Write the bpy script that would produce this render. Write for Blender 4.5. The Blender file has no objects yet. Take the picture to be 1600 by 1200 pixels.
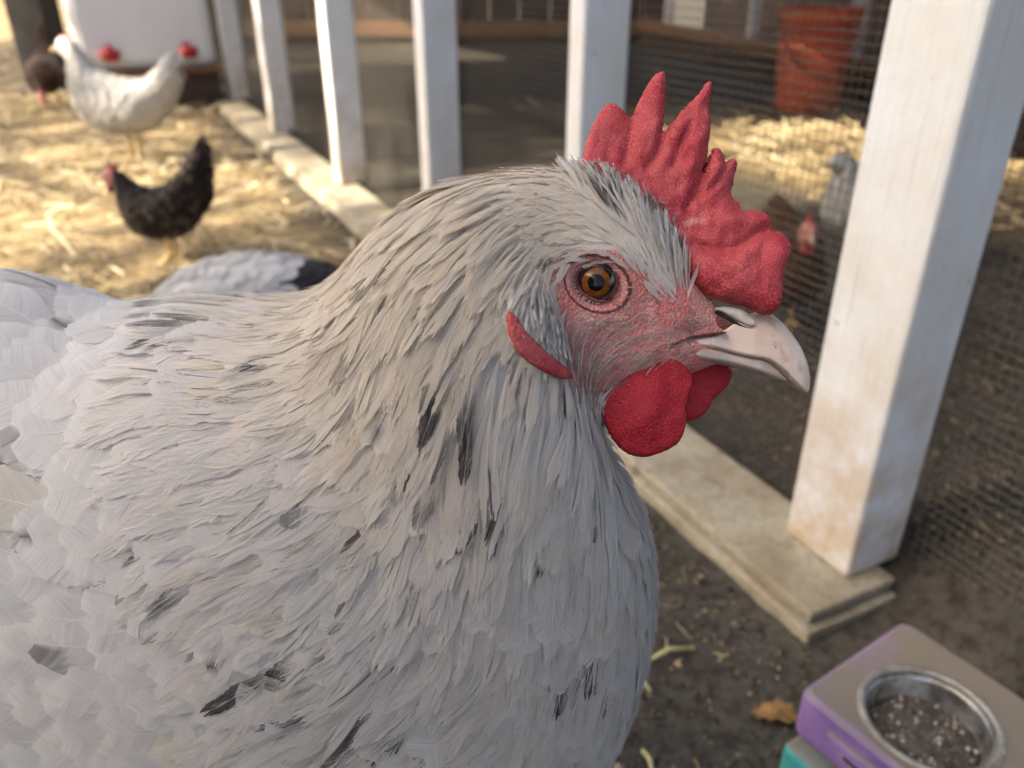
import bpy, math, random
import numpy as np
from mathutils import Vector, Matrix
from mathutils.geometry import delaunay_2d_cdt
from mathutils.bvhtree import BVHTree

R = math.radians
rng = np.random.default_rng(7)
random.seed(7)
scene = bpy.context.scene
COL = scene.collection

# ------------------------------------------------------------------ camera, sky, sun, exposure
CAM_H = 0.44
PITCH = R(27.5)
FPX = 1247.0                      # focal length in pixels of a 1600 px wide frame
CP, SP = math.cos(PITCH), math.sin(PITCH)
cam_data = bpy.data.cameras.new('camera')
cam_data.sensor_width = 36.0
cam_data.lens = FPX / 1600 * 36.0
cam_data.clip_start = 0.01
cam_data.clip_end = 2000
cam_data.dof.use_dof = True
cam_data.dof.focus_distance = 0.200
cam_data.dof.aperture_fstop = 13.0
cam = bpy.data.objects.new('camera', cam_data)
COL.objects.link(cam)
cam.location = (0, 0, CAM_H)
cam.rotation_euler = (R(90) - PITCH, 0, 0)
scene.camera = cam

SUN_EL, SUN_AZ = R(36), R(-21)    # the sun stands to the left (-X), a little behind the camera
sun_dir = Vector((-math.cos(SUN_EL) * math.cos(SUN_AZ), math.cos(SUN_EL) * math.sin(SUN_AZ), math.sin(SUN_EL)))
world = bpy.data.worlds.new('World')
scene.world = world
world.use_nodes = True
wn = world.node_tree
sky = wn.nodes.new('ShaderNodeTexSky')
sky.sky_type = 'NISHITA'
sky.sun_disc = False
sky.sun_elevation = SUN_EL
sky.sun_rotation = math.atan2(sun_dir.x, sun_dir.y)
sky.dust_density = 5.0
sky.air_density = 0.8
sky.ozone_density = 0.6
bg = wn.nodes['Background']
bg.inputs['Strength'].default_value = 0.13
wn.links.new(sky.outputs['Color'], bg.inputs['Color'])
sun_data = bpy.data.lights.new('sun', 'SUN')
sun_data.energy = 5.0
sun_data.angle = R(0.53)
sun_data.color = (1.0, 0.90, 0.74)
sun = bpy.data.objects.new('sun', sun_data)
COL.objects.link(sun)
sun.rotation_euler = (-sun_dir).to_track_quat('-Z', 'Y').to_euler()
vs = scene.view_settings
vs.view_transform = 'Standard'
vs.look = 'None'
vs.gamma = 1.0
vs.use_curve_mapping = False
vs.exposure = 1.82
vs.use_white_balance = True        # as the phone balanced the shade
vs.white_balance_temperature = 7000
vs.white_balance_tint = 8
scene.cycles.use_denoising = True
scene.cycles.use_adaptive_sampling = True
scene.cycles.adaptive_threshold = 0.032
scene.cycles.time_limit = 1000
scene.cycles.max_bounces = 5
scene.cycles.transparent_max_bounces = 8

# ------------------------------------------------------------------ helpers
CAM = np.array([0, 0, CAM_H])
EU = np.array([0, SP, CP])        # the camera's up
EW = np.array([0, -CP, SP])       # from a thing towards the camera


def rays(px, py):
    px = np.asarray(px, float) - 800
    u = 600 - np.asarray(py, float)
    return np.stack([px, FPX * CP + u * SP, -FPX * SP + u * CP], -1)


def at_z(px, py, z):
    r = rays(px, py)
    return CAM + r * ((z - CAM_H) / r[..., 2])[..., None]


def project(P):
    q = P - CAM
    f = q[..., 1] * CP - q[..., 2] * SP
    u = q[..., 1] * SP + q[..., 2] * CP
    return np.stack([800 + FPX * q[..., 0] / f, 600 - FPX * u / f], -1)


def link(o, parent=None):
    COL.objects.link(o)
    if parent is not None:
        o.parent = parent
    return o


def tag(o, label=None, cat=None, group=None, kind=None):
    if label: o['label'] = label
    if cat: o['category'] = cat
    if group: o['group'] = group
    if kind: o['kind'] = kind
    return o


def empty(name, loc=(0, 0, 0), rz=0.0):
    o = bpy.data.objects.new(name, None)
    o.empty_display_size = 0.02
    o.location = loc
    o.rotation_euler = (0, 0, rz)
    return link(o)


def mesh_data(name, verts, polys, mat=None, smooth=True, col=None, mask=None, nrm=None, barb=None):
    """polys: a list of integer arrays, each (n,3) or (n,4)"""
    verts = np.asarray(verts, np.float32).reshape(-1, 3)
    polys = [np.asarray(p, np.int32) for p in polys if len(p)]
    m = bpy.data.meshes.new(name)
    m.vertices.add(len(verts))
    m.vertices.foreach_set('co', verts.ravel())
    loops = np.concatenate([p.ravel() for p in polys])
    sizes = np.concatenate([np.full(len(p), p.shape[1], np.int32) for p in polys])
    starts = np.concatenate([[0], np.cumsum(sizes)[:-1]]).astype(np.int32)
    m.loops.add(len(loops))
    m.loops.foreach_set('vertex_index', loops)
    m.polygons.add(len(sizes))
    m.polygons.foreach_set('loop_start', starts)
    m.polygons.foreach_set('use_smooth', np.full(len(sizes), bool(smooth)))
    m.update(calc_edges=True)
    if col is not None:
        a = m.color_attributes.new('tint', 'FLOAT_COLOR', 'POINT')
        c = np.ones((len(verts), 4), np.float32)
        c[:, :3] = np.asarray(col).reshape(-1, 3)
        a.data.foreach_set('color', c.ravel())
    if mask is not None:
        a = m.attributes.new('mask', 'FLOAT', 'POINT')
        a.data.foreach_set('value', np.asarray(mask, np.float32).ravel())
    if barb is not None:
        a = m.attributes.new('barb', 'FLOAT_VECTOR', 'POINT')
        a.data.foreach_set('vector', np.asarray(barb, np.float32).ravel())
    if mat: m.materials.append(mat)
    if nrm is not None:
        m.normals_split_custom_set_from_vertices(np.asarray(nrm, np.float32).reshape(-1, 3))
    return m


def mesh_obj(name, verts, polys, mat=None, parent=None, smooth=True, col=None, mask=None, nrm=None, barb=None):
    return link(bpy.data.objects.new(name, mesh_data(name, verts, polys, mat, smooth, col, mask, nrm, barb)), parent)


class MB:
    """collects shapes that make ONE mesh"""
    def __init__(self):
        self.v, self.f = [], []

    def add(self, vs_, fs):
        n = len(self.v)
        self.v += [tuple(x) for x in vs_]
        self.f += [tuple(i + n for i in f) for f in fs]
        return self

    def box(self, c, size, M=None, bevel=0.0, jit=0.0):
        import bmesh
        bm = bmesh.new()
        bmesh.ops.create_cube(bm, size=1.0)
        for v in bm.verts:
            v.co = Vector((v.co.x * size[0], v.co.y * size[1], v.co.z * size[2]))
        if bevel > 0:
            bmesh.ops.bevel(bm, geom=list(bm.edges), offset=bevel, segments=2, affect='EDGES', profile=0.5)
        for v in bm.verts:
            v.co += Vector(c)
            if jit:
                v.co += Vector((random.uniform(-jit, jit), random.uniform(-jit, jit), random.uniform(-jit, jit)))
            if M is not None: v.co = M @ v.co
        bm.verts.index_update()
        self.add([v.co[:] for v in bm.verts], [[v.index for v in f.verts] for f in bm.faces])
        bm.free()
        return self

    def tube(self, pts, radii, n=10, cap=True, M=None):
        pts = [Vector(p) for p in pts]
        if not hasattr(radii, '__len__'): radii = [radii] * len(pts)
        vs_, fs = [], []
        whole = pts[-1] - pts[0]
        ref = Vector((1, 0, 0)) if abs(whole.z) > 0.7 * whole.length else Vector((0, 0, 1))
        for i, p in enumerate(pts):
            t = (pts[min(i + 1, len(pts) - 1)] - pts[max(i - 1, 0)]).normalized()
            a = t.cross(ref)
            if a.length < 0.02: a = t.cross(Vector((0, 1, 0)))
            a.normalize()
            b = t.cross(a)
            for k in range(n):
                an = 2 * math.pi * k / n
                q = p + (a * math.cos(an) + b * math.sin(an)) * radii[i]
                vs_.append(M @ q if M is not None else q)
        for i in range(len(pts) - 1):
            for k in range(n):
                k2 = (k + 1) % n
                fs.append((i * n + k, i * n + k2, (i + 1) * n + k2, (i + 1) * n + k))
        if cap:
            fs.append(tuple(range(n - 1, -1, -1)))
            fs.append(tuple(range((len(pts) - 1) * n, len(pts) * n)))
        return self.add(vs_, fs)

    def lathe(self, prof, n=40, c=(0, 0, 0), close=False):
        """prof: list of (radius, z)"""
        vs_, fs = [], []
        for r, z in prof:
            for k in range(n):
                a = 2 * math.pi * k / n
                vs_.append((c[0] + r * math.cos(a), c[1] + r * math.sin(a), c[2] + z))
        m = len(prof)
        for i in range(m - 1 if not close else m):
            j = (i + 1) % m
            for k in range(n):
                k2 = (k + 1) % n
                fs.append((i * n + k, i * n + k2, j * n + k2, j * n + k))
        return self.add(vs_, fs)

    def build(self, name, mat, parent=None, smooth=False):
        m = bpy.data.meshes.new(name)
        m.from_pydata(self.v, [], self.f)
        m.update()
        if smooth:
            m.polygons.foreach_set('use_smooth', np.ones(len(m.polygons), bool))
        m.materials.append(mat)
        return link(bpy.data.objects.new(name, m), parent)


class NT:
    """a tiny node-tree writer"""
    def __init__(self, name):
        self.mat = bpy.data.materials.new(name)
        self.mat.use_nodes = True
        self.t = self.mat.node_tree
        self.b = self.t.nodes['Principled BSDF']
        self.out = self.t.nodes['Material Output']

    def n(self, kind, **kw):
        x = self.t.nodes.new('ShaderNode' + kind)
        for k, v in kw.items():
            setattr(x, k, v)
        return x

    def put(self, sock, v):
        if isinstance(v, bpy.types.NodeSocket):
            self.t.links.new(v, sock)
        elif isinstance(v, (tuple, list)) and len(v) == 3 and sock.type == 'RGBA':
            sock.default_value = (*v, 1)
        else:
            sock.default_value = v

    def p(self, **kw):
        names = dict(color='Base Color', rough='Roughness', metal='Metallic', spec='Specular IOR Level', normal='Normal', coat='Coat Weight',
                     coat_rough='Coat Roughness', sheen='Sheen Weight', sss='Subsurface Weight', sss_scale='Subsurface Scale', sss_radius='Subsurface Radius')
        for k, v in kw.items():
            self.put(self.b.inputs[names[k]], v)
        return self

    def coords(self, which='Object'):
        return self.n('TexCoord').outputs[which]

    def noise(self, scale, detail=4.0, rough=0.55, vec=None, dist=0.0, out='Fac'):
        x = self.n('TexNoise')
        x.inputs['Scale'].default_value = scale
        x.inputs['Detail'].default_value = detail
        x.inputs['Roughness'].default_value = rough
        x.inputs['Distortion'].default_value = dist
        self.put(x.inputs['Vector'], vec if vec is not None else self.coords())
        return x.outputs[out]

    def voronoi(self, scale, vec=None, feature='F1', out='Distance', rand=1.0):
        x = self.n('TexVoronoi', feature=feature)
        x.inputs['Scale'].default_value = scale
        x.inputs['Randomness'].default_value = rand
        self.put(x.inputs['Vector'], vec if vec is not None else self.coords())
        return x.outputs[out]

    def ramp(self, fac, stops):
        x = self.n('ValToRGB')
        e = x.color_ramp.elements
        while len(e) < len(stops): e.new(0.5)
        for k, (pos, c) in enumerate(stops):
            e[k].position = pos
            e[k].color = (c, c, c, 1) if not isinstance(c, (tuple, list)) else (*c, 1)
        self.put(x.inputs['Fac'], fac)
        return x.outputs['Color']

    def mix(self, fac, a, b, blend='MIX'):
        x = self.n('Mix', data_type='RGBA', blend_type=blend)
        self.put(x.inputs[0], fac)
        self.put(x.inputs[6], a)
        self.put(x.inputs[7], b)
        return x.outputs[2]

    def math(self, op, a, b=0.0):
        x = self.n('Math', operation=op)
        self.put(x.inputs[0], a)
        self.put(x.inputs[1], b)
        return x.outputs[0]

    def bump(self, h, strength=0.5, dist=0.001, normal=None):
        x = self.n('Bump')
        x.inputs['Strength'].default_value = strength
        x.inputs['Distance'].default_value = dist
        self.put(x.inputs['Height'], h)
        if normal is not None: self.put(x.inputs['Normal'], normal)
        return x.outputs['Normal']

    def attr(self, name='tint', out='Color'):
        return self.n('Attribute', attribute_name=name).outputs[out]

    def scaled(self, sx, sy, sz, which='Object'):
        x = self.n('Mapping')
        x.inputs['Scale'].default_value = (sx, sy, sz)
        self.put(x.inputs['Vector'], self.coords(which))
        return x.outputs['Vector']


# ------------------------------------------------------------------ materials
M = {}


def feather_material(name, translucent=0.22):
    t = NT(name)
    vec = t.attr('barb', 'Vector')                   # (millimetres along the shaft, across the vane, feather)
    streak = t.noise(1.0, 3.0, 0.65, vec=vec)
    c = t.mix(1.0, t.attr(), t.ramp(streak, [(0.26, (0.76, 0.755, 0.75)), (0.48, (0.98, 0.975, 0.97)), (0.74, (1.07, 1.06, 1.045))]), 'MULTIPLY')
    t.p(color=c, rough=0.55, spec=0.3, sheen=0.2, normal=t.bump(streak, 0.30, 0.0003))
    tr = t.n('BsdfTranslucent')
    t.put(tr.inputs['Color'], c)
    mx = t.n('MixShader')
    mx.inputs[0].default_value = translucent
    t.t.links.new(t.b.outputs[0], mx.inputs[1])
    t.t.links.new(tr.outputs[0], mx.inputs[2])
    t.t.links.new(mx.outputs[0], t.out.inputs['Surface'])
    return t.mat


M['feather'] = feather_material('feather', 0.45)

# bare skin and the down below the feathers, told apart by the mask on the mesh
t = NT('hen_body')
gran = t.voronoi(1350)
fine = t.noise(900, 3)
skin = t.mix(t.ramp(t.noise(170, 3), [(0.35, 0.0), (0.68, 1.0)]), (0.62, 0.165, 0.150), (0.64, 0.35, 0.30))
skin = t.mix(t.ramp(gran, [(0.0, 0.55), (0.4, 0.0)]), skin, (0.68, 0.42, 0.36))
col = t.mix(t.attr('mask', 'Fac'), t.attr(), skin)
hgt = t.math('MULTIPLY', t.math('SUBTRACT', t.math('MULTIPLY', fine, 0.5), gran), t.attr('mask', 'Fac'))
t.p(color=col, rough=0.55, spec=0.35, sss=0.06, sss_scale=0.002, sss_radius=(1.0, 0.3, 0.2), normal=t.bump(hgt, 0.55, 0.0009))
M['hen_body'] = t.mat


def comb_material(name, base, light, tip, gscale, gfac, dirt=True, bump=0.9):
    t = NT(name)
    v = t.voronoi(gscale)
    c = t.mix(t.ramp(t.noise(110, 4), [(0.35, 0.0), (0.7, 1.0)]), base, light)
    c = t.mix(t.math('MULTIPLY', t.ramp(v, [(0.05, 1.0), (0.42, 0.0)]), t.math('MULTIPLY', t.ramp(t.noise(160, 3), [(0.3, 0.25), (0.65, 1.0)]), gfac)), c, tip)
    if dirt:
        c = t.mix(t.ramp(t.noise(70, 5, 0.65), [(0.66, 0.0), (0.74, 0.6)]), c, (0.62, 0.36, 0.34))
        c = t.mix(t.ramp(t.noise(95, 4, 0.6, vec=t.scaled(1, 1, 1.3)), [(0.70, 0.0), (0.76, 0.85)]), c, (0.07, 0.02, 0.02))
    h = t.math('SUBTRACT', t.math('MULTIPLY', t.noise(420, 4), 0.9), v)
    t.p(color=c, rough=0.56, spec=0.35, sss=0.25, sss_scale=0.003, sss_radius=(1.0, 0.22, 0.16), normal=t.bump(h, bump, 0.0008))
    return t.mat


M['comb'] = comb_material('comb_skin', (0.34, 0.018, 0.030), (0.44, 0.062, 0.068), (0.72, 0.36, 0.35), 1850, 0.6, bump=0.36)
M['wattle'] = comb_material('wattle_skin', (0.36, 0.009, 0.02), (0.44, 0.017, 0.028), (0.6, 0.10, 0.11), 1700, 0.35, dirt=False, bump=0.45)
M['lobe'] = comb_material('earlobe_skin', (0.30, 0.030, 0.038), (0.42, 0.085, 0.085), (0.6, 0.22, 0.2), 900, 0.3, dirt=False, bump=0.3)
M['lid'] = comb_material('eyelid_skin', (0.20, 0.055, 0.05), (0.30, 0.10, 0.09), (0.45, 0.22, 0.2), 2200, 0.5, dirt=False, bump=0.9)

t = NT('beak_horn')
g = t.noise(60, 5, 0.6, vec=t.scaled(1, 1, 2.2))
c = t.mix(t.ramp(g, [(0.4, 0.0), (0.7, 1.0)]), (0.70, 0.51, 0.41), (0.80, 0.65, 0.54))
c = t.mix(t.ramp(t.noise(95, 4, 0.6), [(0.52, 0.0), (0.64, 0.7)]), c, (0.34, 0.17, 0.08))
c = t.mix(t.ramp(t.noise(240, 5, 0.7), [(0.63, 0.0), (0.7, 0.7)]), c, (0.14, 0.10, 0.06))
t.p(color=c, rough=0.30, spec=0.5, sss=0.15, sss_scale=0.002, sss_radius=(1, 0.6, 0.4), normal=t.bump(t.noise(300, 4, vec=t.scaled(1, 1, 4)), 0.15, 0.0004))
M['beak'] = t.mat
t = NT('lower_beak_horn')
c = t.mix(t.ramp(t.noise(120, 4), [(0.4, 0.0), (0.7, 1.0)]), (0.46, 0.35, 0.29), (0.60, 0.49, 0.42))
t.p(color=c, rough=0.4)
M['lower_beak'] = t.mat


def plain(name, color, rough=0.6, **kw):
    t = NT(name)
    t.p(color=color, rough=rough, **kw)
    return t.mat


def mottled(name, a, b, scale, rough=0.7, bump=0.2, bdist=0.002, lo=0.35, hi=0.68, vec=None, **kw):
    t = NT(name)
    n_ = t.noise(scale, 5, 0.6, vec=t.scaled(*vec) if vec else None)
    t.p(color=t.mix(t.ramp(n_, [(lo, 0.0), (hi, 1.0)]), a, b), rough=rough, normal=t.bump(n_, bump, bdist), **kw)
    return t.mat


M['pupil'] = plain('pupil', (0.003, 0.003, 0.004), 0.03, spec=0.25)
t = NT('iris')
t.p(color=t.mix(t.ramp(t.noise(900, 3), [(0.35, 0.0), (0.7, 1.0)]), (0.13, 0.040, 0.005), (0.24, 0.085, 0.009)), rough=0.12, spec=0.3)
M['iris'] = t.mat
M['eyeball'] = plain('eyeball', (0.010, 0.008, 0.008), 0.08, coat=1.0, coat_rough=0.03)
M['dark'] = plain('painted_hollow_shade', (0.010, 0.008, 0.007), 0.8)  # near black, paints shade into openings that aren't cut
M['flap'] = mottled('nostril_flap', (0.44, 0.38, 0.33), (0.66, 0.60, 0.54), 420, 0.3, 0.4, 0.0006)
M['quill'] = plain('bristle', (0.52, 0.47, 0.43), 0.5)
M['tail_white'] = mottled('tail_feather', (0.62, 0.61, 0.60), (0.74, 0.73, 0.72), 120, 0.6, 0.3, 0.001)
M['leg'] = mottled('hen_leg', (0.50, 0.33, 0.12), (0.62, 0.46, 0.22), 200, 0.5)
M['hen_red'] = mottled('small_comb', (0.30, 0.02, 0.03), (0.42, 0.04, 0.05), 300, 0.5)
M['hen_beak'] = plain('small_beak', (0.45, 0.33, 0.22), 0.4)


def dirty_white(name, base, grime, amount=0.5, splash=0.25):
    """old white paint: grey film, rusty brown splashes thrown up from the ground, chips"""
    t = NT(name)
    geo = t.n('NewGeometry').outputs['Position']
    sep = t.n('SeparateXYZ')
    t.put(sep.inputs[0], geo)
    z = sep.outputs['Z']
    mp = t.n('Mapping')
    mp.inputs['Scale'].default_value = (1, 1, 0.06)
    t.put(mp.inputs['Vector'], geo)
    grain = t.noise(240, 4, 0.6, vec=mp.outputs['Vector'])
    big = t.noise(14, 5, 0.62, vec=geo)
    c = t.mix(t.ramp(big, [(0.38, 0.0), (0.72, amount)]), base, grime)
    low = t.math('MULTIPLY', t.ramp(t.math('DIVIDE', z, 0.5), [(0.0, 1.0), (splash / 0.5, 0.25), (0.95, 0.0)]), t.ramp(t.noise(26, 6, 0.68, vec=geo), [(0.30, 0.0), (0.62, 0.9)]))
    c = t.mix(low, c, (0.42, 0.27, 0.12))
    c = t.mix(t.ramp(t.noise(75, 5, 0.7, vec=geo), [(0.66, 0.0), (0.73, 0.7)]), c, (0.16, 0.12, 0.08))
    c = t.mix(t.ramp(grain, [(0.58, 0.0), (0.75, 0.35)]), c, (0.36, 0.31, 0.24))
    t.p(color=c, rough=0.55, spec=0.35, normal=t.bump(t.math('ADD', t.noise(160, 4, vec=geo), t.math('MULTIPLY', grain, 1.5)), 0.3, 0.002))
    return t.mat


M['post_white'] = dirty_white('white_post_paint', (0.70, 0.735, 0.79), (0.58, 0.56, 0.48), 0.5, 0.22)
t = NT('rail_paint')
geo = t.n('NewGeometry').outputs['Position']
grit = t.noise(260, 5, 0.75, vec=geo)
big = t.noise(16, 5, 0.6, vec=geo)
c = t.mix(t.ramp(big, [(0.35, 0.0), (0.65, 1.0)]), (0.40, 0.365, 0.28), (0.25, 0.205, 0.135))
c = t.mix(t.ramp(grit, [(0.50, 0.0), (0.64, 0.7)]), c, (0.17, 0.13, 0.08))
c = t.mix(t.ramp(t.noise(45, 5, 0.65, vec=geo), [(0.55, 0.0), (0.68, 0.7)]), c, (0.14, 0.105, 0.065))
t.p(color=c, rough=0.8, normal=t.bump(grit, 0.5, 0.002))
M['rail'] = t.mat
M['wire'] = plain('galvanised_wire', (0.11, 0.10, 0.09), 0.55, metal=0.3)
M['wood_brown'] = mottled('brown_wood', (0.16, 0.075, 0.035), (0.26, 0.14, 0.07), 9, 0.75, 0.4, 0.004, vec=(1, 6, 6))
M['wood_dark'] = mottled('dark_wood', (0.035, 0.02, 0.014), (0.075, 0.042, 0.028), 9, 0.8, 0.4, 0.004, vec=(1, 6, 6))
M['red_bucket'] = mottled('faded_red_plastic', (0.58, 0.12, 0.055), (0.60, 0.26, 0.17), 5, 0.5, 0.1, lo=0.5, hi=0.75)
M['feeder_white'] = mottled('white_plastic', (0.74, 0.76, 0.80), (0.68, 0.69, 0.70), 4, 0.4, 0.05)
M['cup_red'] = plain('red_cup_plastic', (0.36, 0.012, 0.018), 0.35)
M['black'] = mottled('black_paint', (0.012, 0.012, 0.014), (0.03, 0.028, 0.028), 8, 0.5, 0.1)
M['steel'] = mottled('steel_bowl', (0.16, 0.145, 0.12), (0.52, 0.52, 0.52), 70, 0.33, 0.15, metal=0.75)
M['steel_dusty'] = mottled('dusty_steel_rim', (0.22, 0.185, 0.14), (0.42, 0.40, 0.36), 90, 0.5, 0.2, metal=0.35)


def dusty(name, base, base2):
    t = NT(name)
    geo = t.n('NewGeometry')
    sep = t.n('SeparateXYZ')
    t.put(sep.inputs[0], geo.outputs['Normal'])
    up = t.ramp(sep.outputs['Z'], [(0.5, 0.0), (0.85, 1.0)])
    d = t.ramp(t.noise(22, 5, 0.6), [(0.30, 0.72), (0.52, 1.0)])
    c = t.mix(t.ramp(t.noise(35, 3), [(0.4, 0.0), (0.62, 1.0)]), base, base2)
    c = t.mix(t.math('MULTIPLY', t.math('MULTIPLY', up, d), 0.97), c, (0.215, 0.18, 0.125))
    c = t.mix(t.ramp(t.noise(130, 5, 0.7), [(0.60, 0.0), (0.7, 0.5)]), c, (0.17, 0.13, 0.10))
    c = t.mix(t.ramp(t.noise(60, 6, 0.75, vec=t.scaled(1, 1, 5)), [(0.56, 0.0), (0.66, 0.75)]), c, (0.20, 0.165, 0.12))
    t.p(color=c, rough=0.55, normal=t.bump(t.noise(250, 4), 0.25, 0.001))
    return t.mat


M['purple'] = dusty('dusty_purple', (0.22, 0.12, 0.36), (0.34, 0.21, 0.46))
M['teal'] = dusty('dusty_teal', (0.05, 0.34, 0.33), (0.07, 0.42, 0.38))
M['straw'] = None
t = NT('straw')
t.p(color=t.attr(), rough=0.6, spec=0.3)
M['straw'] = t.mat
t = NT('chips')
t.p(color=t.attr(), rough=0.8)
M['chips'] = t.mat

# the ground: dark damp dirt near the coop, trodden straw litter out in the run
t = NT('ground')
geo = t.n('NewGeometry').outputs['Position']
n1 = t.noise(7, 6, 0.65, vec=geo)
n2 = t.noise(90, 5, 0.7, vec=geo)
dirt = t.mix(t.ramp(n1, [(0.35, 0.0), (0.65, 1.0)]), (0.052, 0.046, 0.038), (0.100, 0.090, 0.074))
dirt = t.mix(t.ramp(n2, [(0.45, 0.0), (0.65, 0.8)]), dirt, (0.022, 0.016, 0.011))
litter = t.mix(t.ramp(t.noise(45, 6, 0.7, vec=geo), [(0.35, 0.0), (0.65, 1.0)]), (0.16, 0.12, 0.065), (0.42, 0.31, 0.17))
t.p(color=t.mix(t.attr('mask', 'Fac'), dirt, litter), rough=0.9, spec=0.15, normal=t.bump(n2, 0.7, 0.006))
M['ground'] = t.mat

# ------------------------------------------------------------------ the fence line, used by the ground as well
FA = R(26.5)
FD = np.array([-math.sin(FA), math.cos(FA), 0])    # along the fence, away from the camera
FQ = np.array([math.cos(FA), math.sin(FA), 0])     # across it, into the coop
F0 = np.array([0.21505, 0.43250, 0.0])             # near outer bottom corner of the rail


def fence_so(x, y):
    dx, dy = x - F0[0], y - F0[1]
    return dx * FD[0] + dy * FD[1], dx * FQ[0] + dy * FQ[1]


def vnoise(x, y, seed=0):
    s = np.zeros_like(x, dtype=float)
    r_ = np.random.default_rng(seed)
    for k in range(10):
        a = r_.uniform(0, 2 * math.pi)
        f = r_.uniform(0.5, 1.6)
        s += np.sin((x * math.cos(a) + y * math.sin(a)) * f + r_.uniform(0, 6.28))
    return s / 4.5


def sstep(a, b, x):
    q = np.clip((x - a) / (b - a), 0, 1)
    return q * q * (3 - 2 * q)


def ground_z(x, y):
    x, y = np.asarray(x, float), np.asarray(y, float)
    s, o = fence_so(x, y)
    near = sstep(12, 4, np.hypot(x, y))
    z = (vnoise(x * 9, y * 9, 1) * 0.005 + vnoise(x * 40, y * 40, 2) * 0.0022 + vnoise(x * 110, y * 110, 3) * 0.001) * near
    z += sstep(0.075, 0.16, o) * sstep(0.12, -0.05, s) * (0.075 + 0.014 * vnoise(x * 25, y * 25, 5)) * sstep(1.2, 0.5, o)
    z -= sstep(0.03, 0.0, o) * sstep(-0.03, 0.0, o) * 0.003
    return z


def litter_mask(x, y):
    s, o = fence_so(x, y)
    m = sstep(0.02, -0.14, o + 0.05 * vnoise(x * 7, y * 7, 8)) * sstep(0.55, 1.0, y + 0.1 * vnoise(x * 6, y * 6, 9))
    inside = sstep(0.9, 1.1, o) * sstep(1.5, 1.9, y + 0.2 * vnoise(x * 4, y * 4, 12)) * sstep(3.2, 2.7, y) * 0.8
    return np.clip(m + inside, 0, 1)


g1 = np.concatenate([-np.geomspace(3.2, 300, 16)[::-1], np.arange(-3.1, 3.1, 0.035), np.geomspace(3.2, 300, 16)])
g2 = np.concatenate([-np.geomspace(1.2, 300, 16)[::-1], np.arange(-1.1, 6.6, 0.035), np.geomspace(6.8, 300, 16)])
GX, GY = np.meshgrid(g1, g2, indexing='ij')
GZ = ground_z(GX, GY)
nx, ny = GX.shape
idx = np.arange(nx * ny).reshape(nx, ny)
quads = np.stack([idx[:-1, :-1], idx[1:, :-1], idx[1:, 1:], idx[:-1, 1:]], -1).reshape(-1, 4)
ground = mesh_obj('ground', np.stack([GX, GY, GZ], -1), [quads], M['ground'], mask=litter_mask(GX, GY))
tag(ground, kind='structure')

# ------------------------------------------------------------------ the coop fence: posts, bottom rail, wire
FROT = Matrix.Rotation(FA, 4, 'Z')                  # local x = across (into the coop), local y = along
FMAT = Matrix.Translation(Vector(F0)) @ FROT
fence = empty('coop_fence', F0, FA)
tag(fence, 'white post fence with wire mesh running back along the coop', 'fence')
RAIL_L = 4.4
posts = [(0.053, 0.066, 0.057), (0.455, 0.030, 0.055), (0.905, 0.038, 0.055), (1.46, 0.052, 0.062), (2.16, 0.070, 0.066), (2.88, 0.075, 0.075), (3.7, 0.075, 0.075)]
for k, (s, wd, dp) in enumerate(posts):
    o = MB().box((0.0575 + dp / 2, s, 0.70 + 0.0070), (dp, wd, 1.37), bevel=0.0035).build('post', M['post_white'], fence)
    if k == 0: o['label'] = 'wide corner post with rusty brown stains'
# the bottom rail: a buried sill board with a grooved capping board on top
r_ = MB().box((0.047, RAIL_L / 2 - 0.002, -0.008), (0.094, RAIL_L, 0.036), bevel=0.002).build('sill_board', M['rail'], fence)
r_ = MB().box((0.0500, RAIL_L / 2 + 0.001, 0.0162), (0.0890, RAIL_L - 0.006, 0.0110), bevel=0.0025).build('rail_cap', M['rail'], fence)
# unseen boards added over the far bays to keep sun off the floor
for k in range(4):
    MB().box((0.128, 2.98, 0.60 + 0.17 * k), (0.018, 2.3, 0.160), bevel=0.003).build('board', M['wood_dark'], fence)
# square wire mesh on the inner side of the posts
PITCH_W = 0.0080
y0, y1, z0, z1 = -0.42, 4.1, 0.0, 0.95
ys = np.arange(y0, y1, PITCH_W)
zs = np.arange(z0, z1, PITCH_W)
xw = 0.1165
wr = 0.00039
V, Q = [], []


def wire(p0, p1, axis):
    n = len(V)
    a, b = (np.array([wr, 0, 0]), np.array([0, wr, 0])) if axis == 'z' else (np.array([wr, 0, 0]), np.array([0, 0, wr]))
    for p in (p0, p1):
        V.extend([p + a, p + b, p - a, p - b])
    for i in range(4):
        j = (i + 1) % 4
        Q.append((n + i, n + j, n + 4 + j, n + 4 + i))


for y in ys:
    wire(np.array([xw, y, z0]), np.array([xw, y, z1]), 'z')
for z in zs:
    cuts = np.linspace(y0, y1, 75)                   # short lengths keep the ray tests cheap
    for ya, yb in zip(cuts[:-1], cuts[1:]):
        wire(np.array([xw + 0.0006, ya, z]), np.array([xw + 0.0006, yb, z]), 'y')
o = mesh_obj('wire_mesh', np.array(V), [np.array(Q)], M['wire'], fence, smooth=False)
tag(o, kind='stuff')

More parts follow.
